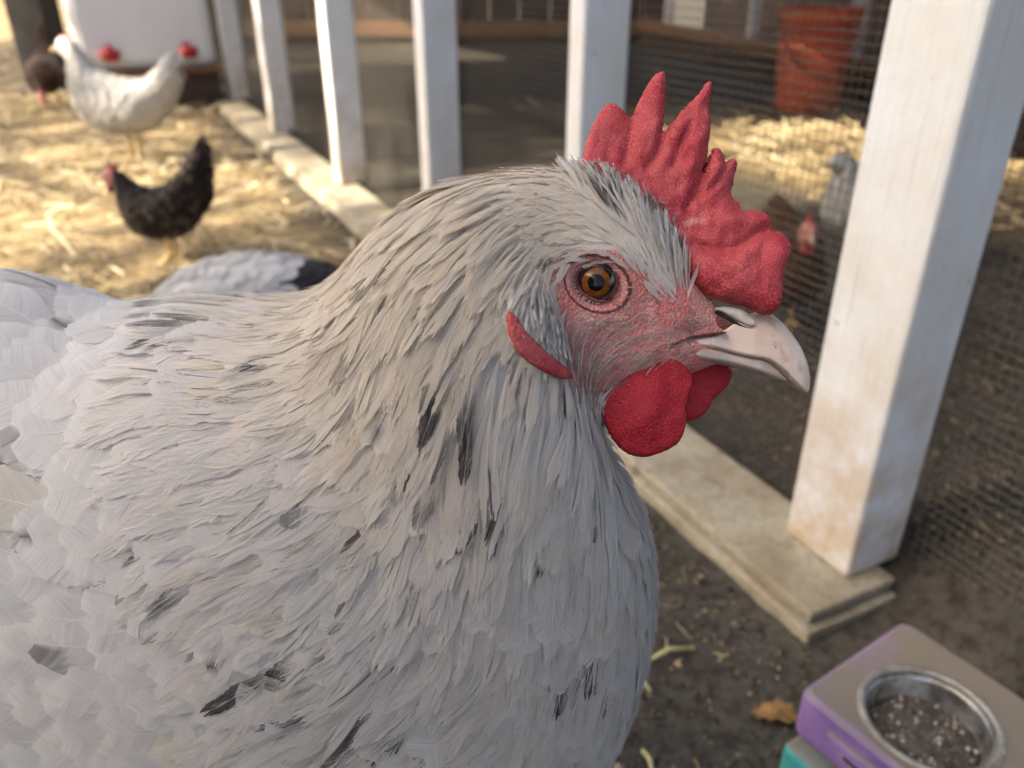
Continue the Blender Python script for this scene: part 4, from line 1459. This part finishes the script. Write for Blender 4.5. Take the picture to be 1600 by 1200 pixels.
# legs, below the frame
belly = lambda x: H.P[np.abs(H.P[..., 0] - x) < 0.02][:, 2].min()
for sy_ in (-1, 1):
    lx, ly = -0.075 + 0.012 * sy_, 0.215 + 0.034 * sy_
    zb = belly(lx) + 0.03
    yy = ly - 0.205
    leg = MB().tube([(lx, yy, zb), (lx + 0.004, yy, 0.075), (lx - 0.006, yy, 0.012)], [0.011, 0.0075, 0.0070], n=10)
    for a in (-0.5, 0.0, 0.5, math.pi):
        ln = 0.05 if abs(a) < 1 else 0.022
        leg.tube([(lx - 0.006, yy, 0.012), (lx - 0.006 + ln * 0.6 * math.cos(a), yy + ln * 0.6 * math.sin(a), 0.009), (lx - 0.006 + ln * math.cos(a), yy + ln * math.sin(a), 0.005)], [0.0055, 0.0045, 0.0018], n=7)
    leg.build('leg', M['leg'], hen, smooth=True)
# ------------------------------------------------------------------ the other hens of the flock
POSE = {
    'up': [(.205, .338, .200, .322, .006), (.190, .356, .186, .312, .016), (.160, .366, .168, .302, .019), (.132, .356, .160, .270, .024), (.105, .320, .165, .220, .040), (.070, .270, .165, .165, .060), (.020, .245, .140, .120, .074),
           (-.050, .235, .060, .095, .080), (-.110, .245, -.020, .100, .073), (-.150, .280, -.100, .130, .052), (-.180, .330, -.155, .180, .034), (-.205, .372, -.195, .250, .014)],
    'down': [(.262, .060, .240, .050, .006), (.262, .088, .222, .062, .015), (.250, .118, .205, .090, .018), (.225, .160, .180, .110, .024), (.180, .205, .160, .120, .042), (.120, .240, .140, .105, .062), (.050, .252, .100, .095, .076),
             (-.030, .250, .040, .090, .080), (-.100, .262, -.020, .105, .072), (-.150, .300, -.095, .140, .050), (-.185, .345, -.155, .195, .032), (-.215, .385, -.200, .262, .013)],
    'broad': [(.215, .318, .210, .300, .006), (.200, .335, .196, .290, .016), (.170, .340, .178, .275, .022), (.145, .325, .185, .235, .034), (.120, .295, .190, .190, .050), (.090, .262, .180, .150, .066), (.030, .238, .130, .110, .078),
              (-.040, .228, .060, .090, .082), (-.100, .235, -.020, .090, .078), (-.150, .260, -.090, .105, .066), (-.190, .285, -.160, .150, .050), (-.215, .285, -.205, .200, .030)],
    'pert': [(.205, .290, .200, .275, .006), (.190, .308, .186, .262, .017), (.160, .314, .170, .250, .021), (.135, .300, .165, .220, .032), (.105, .272, .160, .180, .048), (.070, .252, .150, .145, .064), (.020, .245, .120, .110, .076),
             (-.040, .262, .060, .085, .080), (-.090, .300, -.020, .085, .070), (-.135, .340, -.090, .110, .050), (-.175, .375, -.150, .160, .032), (-.200, .400, -.195, .220, .014)],
    'peck': [(.240, .055, .220, .045, .006), (.240, .085, .205, .058, .015), (.228, .115, .190, .085, .018), (.205, .155, .165, .100, .026), (.165, .200, .150, .105, .045), (.110, .238, .130, .095, .064), (.045, .256, .090, .088, .076),
             (-.030, .260, .030, .085, .080), (-.100, .250, -.030, .095, .072), (-.150, .235, -.100, .120, .054), (-.190, .225, -.160, .150, .036), (-.230, .215, -.215, .180, .014)],
}


def small_hen(label, loc, rz, scale, pose, tint, tint2, neck=None, tail=None, seed=1, n_try=2600, comb_h=0.022, speck=0.0, leg_out=0.0, squeeze=(1.0, 1.0), bare=True):
    rg = np.random.default_rng(seed)
    root = empty('hen', loc, rz)
    root.scale = (scale * squeeze[0], scale, scale * squeeze[1])
    tag(root, label, 'hen')
    S_ = np.array(POSE[pose])
    tp = np.stack([S_[:, 0], 0 * S_[:, 0], S_[:, 1]], 1)
    bt = np.stack([S_[:, 2], 0 * S_[:, 0], S_[:, 3]], 1)
    lt = np.tile(np.array([[0.0, -1, 0]]), (len(S_), 1))
    LF = Loft(tp, bt, S_[:, 4], lt, 90, 48, 0.9)
    V, Q = LF.mesh()
    us = np.concatenate([np.repeat(np.arange(LF.nu) * LF.du, LF.nv), [0, 11]])
    cl = np.ones((len(V), 3)) * np.array(tint) * 0.8
    bd = mesh_obj('body', V, Q, M['hen_body'], root, col=cl, mask=sstep(2.4, 1.6, us) * (1.0 if bare else 0.0))
    u, v = darts(LF, n_try, lambda u, v: lerp(u, [(2, .007), (4, .010), (7, .018), (11, .02)]), lambda u, v: u > 2.1, rg, 2.1, 10.9)
    n = len(u)
    L = lerp(u, [(2, .018), (4, .035), (7, .06), (11, .085)]) * rg.uniform(0.85, 1.2, n)
    W = L * 0.28
    k = rg.random((n, 1))
    base = np.array(tint) * k + np.array(tint2) * (1 - k)
    if neck is not None: base = np.where((u < 5.0)[:, None], np.array(neck), base)
    if tail is not None: base = np.where((u > 7.2)[:, None], np.array(tail), base)
    zf = np.zeros((n, 5))
    zf[:, 1], zf[:, 2], zf[:, 3], zf[:, 4] = 0.85, 0.2, 1, 0.9
    zf[rg.random(n) < speck, 0] = 3
    g = grow(LF, u, v, L, W, 7, 2, rg.normal(0, 0.15, n), 'round', 0.001, np.full(n, 0.007), 5.0, base, np.array([0.15, 0.105, 0.08]) if speck > 0 else DARK, zf, rg, theta=0.35, rachis=False, stiff=0.35, thick=0.9, soft=0.5, vane=True)
    o = mesh_obj('feathers', g[0], [g[1]], M['feather'], root, smooth=True, col=g[2], nrm=g[3], barb=g[4])
    tag(o, kind='stuff')
    # comb, wattles, beak, eyes, legs
    f0, f1 = tp[0], bt[0]
    hd = (tp[1] + bt[1]) / 2
    fwd = (f0 + f1) / 2 - (tp[2] + bt[2]) / 2
    fwd /= np.linalg.norm(fwd)
    upv = np.cross(fwd, np.array([0, 1.0, 0]))
    if upv @ (tp[2] - bt[2]) < 0: upv = -upv
    crown = tp[2]
    prof = [(-0.030, -0.004), (-0.028, 0.6), (-0.020, 0.95), (-0.014, 0.55), (-0.004, 1.0), (0.002, 0.6), (0.012, 0.85), (0.018, 0.45), (0.026, 0.5), (0.030, 0.0), (0.026, -0.25), (0.0, -0.3)]
    pts = [crown + fwd * a + upv * (b * comb_h) for a, b in prof]
    cm = MB()
    nP = len(pts)
    cm.add([p + np.array([0, 0.003, 0]) for p in pts] + [p - np.array([0, 0.003, 0]) for p in pts], [tuple(range(nP)), tuple(range(2 * nP - 1, nP - 1, -1))] + [(i, nP + i, nP + (i + 1) % nP, (i + 1) % nP) for i in range(nP)])
    cm.build('comb', M['hen_red'], root)
    for s in (-1, 1):
        if not bare: continue
        c = bt[1] + np.array([0, 0.008 * s, 0])
        MB().tube([c - upv * -0.004, c - upv * 0.012, c - upv * 0.024, c - upv * 0.030], [0.004, 0.008, 0.008, 0.003], n=8).build('wattle', M['hen_red'], root, smooth=True)
        e = hd + np.array([0, 0.0155 * s, 0]) + upv * 0.006
        MB().lathe([(0.0001, 0.004), (0.003, 0.003), (0.004, 0), (0.003, -0.003), (0.0001, -0.004)], n=10, c=tuple(e)).build('eye', M['pupil'], root, smooth=True)
    m_ = (f0 + f1) / 2
    MB().tube([m_ - fwd * 0.012, m_ + fwd * 0.008, m_ + fwd * 0.022 - upv * 0.004, m_ + fwd * 0.030 - upv * 0.010], [0.0095, 0.008, 0.0045, 0.001], n=8).build('beak', M['hen_beak'], root, smooth=True)
    for s in (-1, 1):
        lx, ly = 0.0 + 0.015 * s * leg_out, 0.036 * s
        lg = MB().tube([(lx, ly, 0.135), (lx - 0.006, ly, 0.07), (lx, ly, 0.012)], [0.018, 0.0075, 0.0065], n=8)
        for a in (-0.5, 0, 0.5, math.pi):
            ln = 0.05 if abs(a) < 1 else 0.022
            lg.tube([(lx, ly, 0.012), (lx + ln * 0.6 * math.cos(a), ly + ln * 0.6 * math.sin(a), 0.009), (lx + ln * math.cos(a), ly + ln * math.sin(a), 0.004)], [0.0055, 0.0045, 0.0016], n=6)
        lg.build('leg', M['leg'], root, smooth=True)
    return root


WHITE, WHITE2 = (0.72, 0.71, 0.70), (0.62, 0.61, 0.61)
small_hen('white hen standing before the white feeder, tail to the right', (-0.95, 2.06, 0.0), R(180), 0.78, 'broad', WHITE, WHITE2, seed=11, comb_h=0.004, squeeze=(0.82, 1.12), bare=False)
small_hen('dark brown speckled hen with red face standing on the straw', (-0.575, 1.30, 0.0), R(184), 0.46, 'pert', (0.020, 0.014, 0.013), (0.045, 0.028, 0.022), seed=12, speck=0.35, comb_h=0.014, squeeze=(0.9, 1.08))
small_hen('white hen with black tail just behind the large hen', (-0.290, 0.84, 0.0), R(180), 0.61, 'peck', WHITE, (0.66, 0.67, 0.70), tail=(0.03, 0.03, 0.04), seed=13)
small_hen('brown and black hen pecking beside the black post', (-1.62, 2.95, 0.0), R(-70), 0.66, 'down', (0.12, 0.055, 0.025), (0.02, 0.014, 0.012), seed=14, comb_h=0.008)
small_hen('white hen inside the coop behind the wire', (0.60, 1.27, 0.0), R(-165), 0.56, 'broad', (0.50, 0.50, 0.49), (0.42, 0.42, 0.43), seed=15, comb_h=0.006, bare=False)  # white plumage tinted grey in place of coop shade
small_hen('brown hen inside the coop, in front of the white one', (0.37, 1.03, 0.0), R(-97), 0.50, 'broad', (0.15, 0.065, 0.028), (0.09, 0.04, 0.02), seed=16, comb_h=0.012)

# ------------------------------------------------------------------ things in the run
# feeder: a white plastic tank with two red drinking cups on a dark block
fb = empty('wooden_block', (-1.31, 3.06, 0.0), R(28))
tag(fb, 'dark wooden block under the white feeder', 'block')
MB().box((0, 0, 0.06), (0.44, 0.36, 0.12), bevel=0.006).build('timber', M['wood_dark'], fb)
MB().box((0, -0.005, 0.127), (0.46, 0.39, 0.014), bevel=0.003).build('top_board', M['wood_brown'], fb)
fd_ = empty('poultry_feeder', (-1.31, 3.06, 0.1345), R(28))
tag(fd_, 'white plastic feeder tank with two red cups', 'feeder')
MB().box((0, 0, 0.32), (0.44, 0.34, 0.64), bevel=0.03).build('tank', M['feeder_white'], fd_, smooth=False)
MB().box((0, 0, 0.655), (0.47, 0.37, 0.028), bevel=0.01).build('lid', M['feeder_white'], fd_)
for sx_ in (-0.120, 0.125):
    cp_ = MB().lathe([(0.001, -0.010), (0.020, -0.009), (0.030, 0.002), (0.034, 0.022), (0.031, 0.022), (0.026, 0.006), (0.001, 0.0)], n=20, c=(sx_, -0.205, 0.045)).build('cup', M['cup_red'], fd_, smooth=True)
    MB().tube([(sx_, -0.165, 0.068), (sx_, -0.190, 0.066), (sx_, -0.206, 0.060)], [0.016, 0.014, 0.008], n=12).build('nozzle', M['cup_red'], cp_, smooth=True)

bp = empty('black_post', (-1.86, 3.42, 0.0), R(-4))
tag(bp, 'thick black post left of the white feeder', 'post')
MB().box((0, 0, 0.5), (0.15, 0.12, 1.0), bevel=0.006).build('shaft', M['black'], bp)
MB().box((0, 0, 0.006), (0.22, 0.19, 0.024), bevel=0.003).build('base_plate', M['black'], bp)

# red bucket inside the coop
bk = empty('bucket', (1.025, 2.92, 0.0))
bk.scale = (0.89, 0.89, 0.89)
tag(bk, 'faded red plastic bucket on the coop floor', 'bucket')
MB().lathe([(0.001, 0.004), (0.112, 0.004), (0.118, 0.012), (0.142, 0.36), (0.139, 0.36), (0.114, 0.016), (0.001, 0.012)], n=48).build('shell', M['red_bucket'], bk, smooth=True)
MB().lathe([(0.141, 0.322), (0.152, 0.322), (0.154, 0.328), (0.154, 0.366), (0.150, 0.372), (0.1395, 0.372)], n=48).build('rim', M['red_bucket'], bk, smooth=True)
MB().lathe([(0.138, 0.270), (0.145, 0.270), (0.146, 0.276), (0.139, 0.276)], n=48).build('rib', M['red_bucket'], bk, smooth=True)
hp = [(0.152 * math.cos(a), -0.152 * math.sin(a) * 0.9 - 0.004, 0.335 - 0.20 * math.sin(a)) for a in np.linspace(0, math.pi, 16)]
MB().tube(hp, 0.003, n=6).build('bail_handle', M['wire'], bk, smooth=True)

# feeding stand with its steel bowl, front right
SA = R(33.7)
ST = at_z(1250, 1077, 0.075)
SMAT = Matrix.Translation(Vector((ST[0], ST[1], 0))) @ Matrix.Rotation(SA, 4, 'Z')
SL, SWd = 0.20, 0.1015
st = empty('feeding_stand', (ST[0], ST[1], 0.0), SA)
tag(st, 'dusty purple stand with teal legs at lower right', 'stand')
# top board with a round hole for the bowl
bcw = at_z(1452, 1122, 0.075) - ST
bc = np.array([bcw[0] * math.cos(SA) + bcw[1] * math.sin(SA), -bcw[0] * math.sin(SA) + bcw[1] * math.cos(SA)])
BR = 0.0353
ring_n = 56
hole = [(bc[0] + (BR - 0.002) * math.cos(2 * math.pi * k / ring_n), bc[1] + (BR - 0.002) * math.sin(2 * math.pi * k / ring_n)) for k in range(ring_n)]


def rounded(x0, y0, x1, y1, r, n=6):
    out = []
    for cx, cy, a0 in ((x1 - r, y1 - r, 0), (x0 + r, y1 - r, 90), (x0 + r, y0 + r, 180), (x1 - r, y0 + r, 270)):
        out += [(cx + r * math.cos(R(a0 + 90 * k / n)), cy + r * math.sin(R(a0 + 90 * k / n))) for k in range(n + 1)]
    return out


rect = rounded(0, -SL, SWd, 0, 0.006)
rect_in = rounded(0.003, -SL + 0.003, SWd - 0.003, -0.003, 0.005)
pts2 = [Vector(p) for p in rect_in + hole]
n1_, n2_ = len(rect_in), len(hole)
vs2, _, fs2, _, _, _ = delaunay_2d_cdt(pts2, [(i, (i + 1) % n1_) for i in range(n1_)] + [(n1_ + i, n1_ + (i + 1) % n2_) for i in range(n2_)], [], 0, 1e-6)
fs2 = [f for f in fs2 if np.hypot(*(np.mean([vs2[i][:] for i in f], 0) - bc)) > BR - 0.0022 and in_poly(np.array([np.mean([vs2[i][0] for i in f])]), np.array([np.mean([vs2[i][1] for i in f])]), rect_in)[0]]
tb_ = MB()
ZT, ZB = 0.075, 0.041
tb_.add([(v[0], v[1], ZT) for v in vs2], [tuple(f) for f in fs2])
m1 = len(rect)
lay = [[(x, y, ZT) for x, y in rect_in], [(x, y, ZT - 0.003) for x, y in rect], [(x, y, ZB + 0.003) for x, y in rect], [(x, y, ZB) for x, y in rect_in]]
tb_.add(sum(lay, []), [(a * m1 + i, (a + 1) * m1 + i, (a + 1) * m1 + (i + 1) % m1, a * m1 + (i + 1) % m1) for a in range(3) for i in range(m1)])
tb_.add([(x, y, ZT) for x, y in hole] + [(x, y, ZB) for x, y in hole], [(i, (i + 1) % n2_, n2_ + (i + 1) % n2_, n2_ + i) for i in range(n2_)])
stop_ = tb_.build('top', M['purple'], st)
MB().box((-0.0010, -0.050, 0.058), (0.005, 0.056, 0.014), bevel=0.0018).build('moulding', M['purple'], st)
MB().box((-0.0010, -0.128, 0.058), (0.005, 0.056, 0.014), bevel=0.0018).build('moulding', M['purple'], st)
for yy in (-0.050, -0.128):
    MB().box((-0.0035, yy, 0.0575), (0.0012, 0.030, 0.0022), bevel=0.0005).build('slot_shade', M['dark'], st)  # raised black strips paint the shade of recesses that aren't cut
for yy in (-0.018, -SL + 0.018):
    MB().box((SWd / 2 - 0.004, yy, 0.0205), (SWd + 0.014, 0.030, 0.040), bevel=0.004).build('leg', M['teal'], st)
bw = empty('steel_bowl', tuple(SMAT @ Vector((bc[0], bc[1], 0.0478))))
bw.scale = (0.86,) * 3
tag(bw, 'round steel bowl of grit set in the purple stand', 'bowl')
MB().lathe([(0.001, 0.000), (0.024, 0.001), (0.032, 0.009), (0.0365, 0.026), (0.0382, 0.0312), (0.0388, 0.0306), (0.0370, 0.0255), (0.0328, 0.008), (0.0245, 0.0000), (0.001, -0.001)], n=64).build('shell', M['steel'], bw, smooth=True)
MB().lathe([(0.0378, 0.0316), (0.0400, 0.0334), (0.0415, 0.0336), (0.0435, 0.0326), (0.0435, 0.0319), (0.0415, 0.0328), (0.0386, 0.0310)], n=64, close=True).build('rim', M['steel_dusty'], bw, smooth=True)
gm = MB()
gm.lathe([(0.0005, 0.0150), (0.012, 0.0153), (0.022, 0.0140), (0.0338, 0.0138), (0.0335, 0.011)], n=40)
gd = gm.build('wet_grit', mottled('wet_grit', (0.05, 0.042, 0.035), (0.15, 0.12, 0.09), 160, 0.35, 0.8, 0.003), bw, smooth=True)
V, Q, C = [], [], []
cube = np.array([(-1, -1, -1), (1, -1, -1), (1, 1, -1), (-1, 1, -1), (-1, -1, 1), (1, -1, 1), (1, 1, 1), (-1, 1, 1)], float)
octa = np.array([(1, 0, 0), (-1, 0, 0), (0, 1, 0), (0, -1, 0), (0, 0, 1), (0, 0, -1)], float)
ofs = np.array([(0, 2, 4), (2, 1, 4), (1, 3, 4), (3, 0, 4), (2, 0, 5), (1, 2, 5), (3, 1, 5), (0, 3, 5)])
for k in range(420):
    a, r = random.uniform(0, 6.283), 0.0325 * math.sqrt(random.random())
    s = random.uniform(0.0008, 0.0020)
    pale = random.random() < 0.16
    p = np.array([r * math.cos(a), r * math.sin(a), 0.0148 + s * 0.3])
    V.append(p + octa * s * rng.uniform(0.6, 1.1, (1, 3)) @ np.eye(3) + rng.normal(0, s * 0.12, (6, 3)))
    Q.append(ofs + k * 6)
    C.append(np.tile(np.array([0.55, 0.5, 0.44]) if pale else np.array([0.10, 0.08, 0.06]) * random.uniform(0.6, 2.2), (6, 1)))
o = mesh_obj('grit', np.concatenate(V), [np.concatenate(Q)], M['chips'], bw, smooth=False, col=np.concatenate(C))
tag(o, kind='stuff')

# ------------------------------------------------------------------ litter: straw out in the run, chips and crumbs on the dirt
def sticks(name, pts, yaw, pitch, length, width, col, mat):
    n = len(pts)
    d = np.stack([np.cos(yaw) * np.cos(pitch), np.sin(yaw) * np.cos(pitch), np.sin(pitch)], 1)
    s = np.stack([-np.sin(yaw), np.cos(yaw), np.zeros(n)], 1)
    up = np.cross(d, s)
    L = (length / 2)[:, None]
    w = (width / 2)[:, None]
    bend = up * (rng.normal(0, 0.06, (n, 1)) * length[:, None])
    sec = []
    for f, ww in ((-1, 0.8), (0, 1.0), (1, 0.7)):
        c = pts + d * L * f + (bend if f == 0 else 0)
        sec.append(np.stack([c - s * w * ww, c + up * w * ww * 0.8, c + s * w * ww], 1))
    V = np.stack(sec, 1).reshape(n, 9, 3)
    loc = np.array([(0, 1, 4, 3), (1, 2, 5, 4), (3, 4, 7, 6), (4, 5, 8, 7)])
    Q = (np.arange(n)[:, None, None] * 9 + loc[None]).reshape(-1, 4)
    C = np.repeat(col, 9, 0)
    return mesh_obj(name, V.reshape(-1, 3), [Q], mat, smooth=False, col=C)


N = 52000
x = rng.uniform(-3.2, 2.2, N)
y = 0.55 + 5.2 * rng.random(N) ** 1.5
k = rng.random(N) < litter_mask(x, y) * (0.35 + 0.65 * sstep(-0.6, 0.5, vnoise(x * 5, y * 5, 40)))
x, y = x[k], y[k]
n = len(x)
pz = ground_z(x, y) + rng.uniform(0.001, 0.024, n)
cc = np.array([[0.56, 0.44, 0.25], [0.42, 0.32, 0.17], [0.68, 0.58, 0.40], [0.18, 0.13, 0.07]])[rng.integers(0, 4, n)] * rng.uniform(0.75, 1.15, (n, 1))
o = sticks('straw_litter', np.stack([x, y, pz], 1), rng.uniform(0, 6.283, n), rng.normal(0, 0.22, n), rng.uniform(0.015, 0.095, n), rng.uniform(0.002, 0.0065, n), cc, M['straw'])
tag(o, 'loose golden straw strewn over the run', kind='stuff')

N = 25000
x = rng.normal(0.32, 0.42, N)
y = 0.42 + rng.normal(0, 0.42, N) + 0.5 * rng.random(N)
s_, o_ = fence_so(x, y)
k = ((o_ < -0.004) | (o_ > 0.125)) & ~((x > 0.1) & (y < 0.2))
sx_, sy_ = (x - ST[0]) * math.cos(SA) + (y - ST[1]) * math.sin(SA), -(x - ST[0]) * math.sin(SA) + (y - ST[1]) * math.cos(SA)
k &= ~((sx_ > -0.015) & (sx_ < SWd + 0.01) & (sy_ < 0.01) & (sy_ > -SL))
x, y = x[k], y[k]
n = len(x)
sz = rng.uniform(0.0008, 0.0026, n) * np.where(rng.random(n) < 0.06, 1.9, 1)
P = np.stack([x, y, ground_z(x, y) + sz * 0.3], 1)
V = P[:, None] + octa[None] * sz[:, None, None] * rng.uniform(0.5, 1.3, (n, 1, 3)) + rng.normal(0, 1, (n, 6, 3)) * sz[:, None, None] * 0.15
cc = np.array([[0.07, 0.052, 0.035], [0.12, 0.095, 0.065], [0.028, 0.02, 0.014], [0.24, 0.18, 0.11]])[rng.choice(4, n, p=[.35, .3, .2, .15])] * rng.uniform(0.7, 1.3, (n, 1))
o = mesh_obj('dirt_crumbs', V.reshape(-1, 3), [(np.arange(n)[:, None, None] * 6 + ofs[None]).reshape(-1, 3)], M['chips'], smooth=False, col=np.repeat(cc, 6, 0))
tag(o, 'crumbs of dirt and wood chips on the ground', kind='stuff')

N = 900
x = rng.uniform(-0.05, 0.7, N)
y = rng.uniform(0.22, 1.0, N)
s_, o_ = fence_so(x, y)
k = ((o_ < -0.012) | (o_ > 0.15)) & (rng.random(N) < np.where(o_ > 0, 0.7, 0.35))
sx_, sy_ = (x - ST[0]) * math.cos(SA) + (y - ST[1]) * math.sin(SA), -(x - ST[0]) * math.sin(SA) + (y - ST[1]) * math.cos(SA)
k &= ~((sx_ > -0.03) & (sx_ < SWd + 0.03) & (sy_ < 0.03) & (sy_ > -SL - 0.03))
x, y = x[k], y[k]
n = len(x)
cc = np.array([[0.34, 0.26, 0.13], [0.22, 0.16, 0.08], [0.42, 0.35, 0.20], [0.12, 0.085, 0.05]])[rng.integers(0, 4, n)] * rng.uniform(0.7, 1.1, (n, 1))
o = sticks('straw_scraps', np.stack([x, y, ground_z(x, y) + rng.uniform(0.001, 0.004, n)], 1), rng.uniform(0, 6.283, n), rng.normal(0, 0.08, n), rng.uniform(0.006, 0.030, n), rng.uniform(0.0006, 0.0018, n), cc, M['straw'])
tag(o, 'thin broken straw scraps lying on the dirt', kind='stuff')

# single stems lying on the dirt before the rail
M['stem'] = mottled('dry_stem', (0.42, 0.37, 0.15), (0.52, 0.46, 0.24), 60, 0.6)
for (x0, y0_), (x1, y1_), lab in (((1013, 1032), (1082, 1012), 'pale green stem below the rail, uppermost of the loose stems'), ((990, 1055), (1016, 1080), 'short yellow stem beside the breast of the large hen'), ((1004, 1172), (1020, 1210), 'yellow stem at the bottom edge of the picture')):
    a, b = at_z(x0, y0_, 0.006), at_z(x1, y1_, 0.006)
    mid = (a + b) / 2
    d = b - a
    e = empty('straw_stem', tuple(mid))
    tag(e, lab, 'straw', 'loose stems on the dirt')
    sd = np.array([-d[1], d[0], 0]) * 0.08
    MB().tube([-d / 2, sd + np.array([0, 0, 0.002]), d / 2], [0.0014, 0.0017, 0.0010], n=8).build('stalk', M['stem'], e, smooth=True)
    MB().tube([d / 2 * 0.96, d / 2 * 1.03], [0.0015, 0.0012], n=8).build('joint', M['stem'], e, smooth=True)

# curled dry leaf
lp = at_z(1212, 1118, 0.004)
lf = empty('dry_leaf', tuple(lp), R(70))
tag(lf, 'curled orange brown dry leaf left of the purple stand', 'leaf')
oln = [(0, 0), (0.004, 0.002), (0.005, 0.008), (0.009, 0.009), (0.0075, 0.013), (0.010, 0.019), (0.007, 0.020), (0.0065, 0.027), (0.002, 0.029), (0.0, 0.034), (-0.003, 0.029), (-0.007, 0.030), (-0.006, 0.024), (-0.010, 0.021), (-0.006, 0.017), (-0.008, 0.010), (-0.004, 0.008), (-0.003, 0.002)]
lm = MB()
zf_ = lambda x, y: 0.004 * math.sin(y * 110) + 22 * x * x
lv = [(x, y - 0.018, zf_(x, y)) for x, y in oln]
cpt = (0, 0, zf_(0, 0.018))
nl = len(lv)
lm.add(lv + [cpt] + [(x, y, z - 0.0006) for x, y, z in lv] + [(0, 0, cpt[2] - 0.0006)], [(i, (i + 1) % nl, nl) for i in range(nl)] + [(nl + 1 + (i + 1) % nl, nl + 1 + i, 2 * nl + 1) for i in range(nl)] + [(i, nl + 1 + i, nl + 1 + (i + 1) % nl, (i + 1) % nl) for i in range(nl)])
M['dry_leaf'] = mottled('dry_leaf', (0.15, 0.075, 0.025), (0.30, 0.165, 0.05), 160, 0.7)
lm.build('blade', M['dry_leaf'], lf)
MB().tube([(0, -0.018, 0.001), (0.002, -0.028, 0.002), (0.001, -0.036, 0.001)], [0.0009, 0.0007, 0.0006], n=6).build('stalk', M['dry_leaf'], lf, smooth=True)
print('feathers', N_BODY, N_HACK, N_CROWN, 'tris', sum(sum(len(p.vertices) - 2 for p in m.polygons) for m in bpy.data.meshes if len(m.polygons) < 400000), {m.name: len(m.polygons) for m in bpy.data.meshes if len(m.polygons) > 50000})
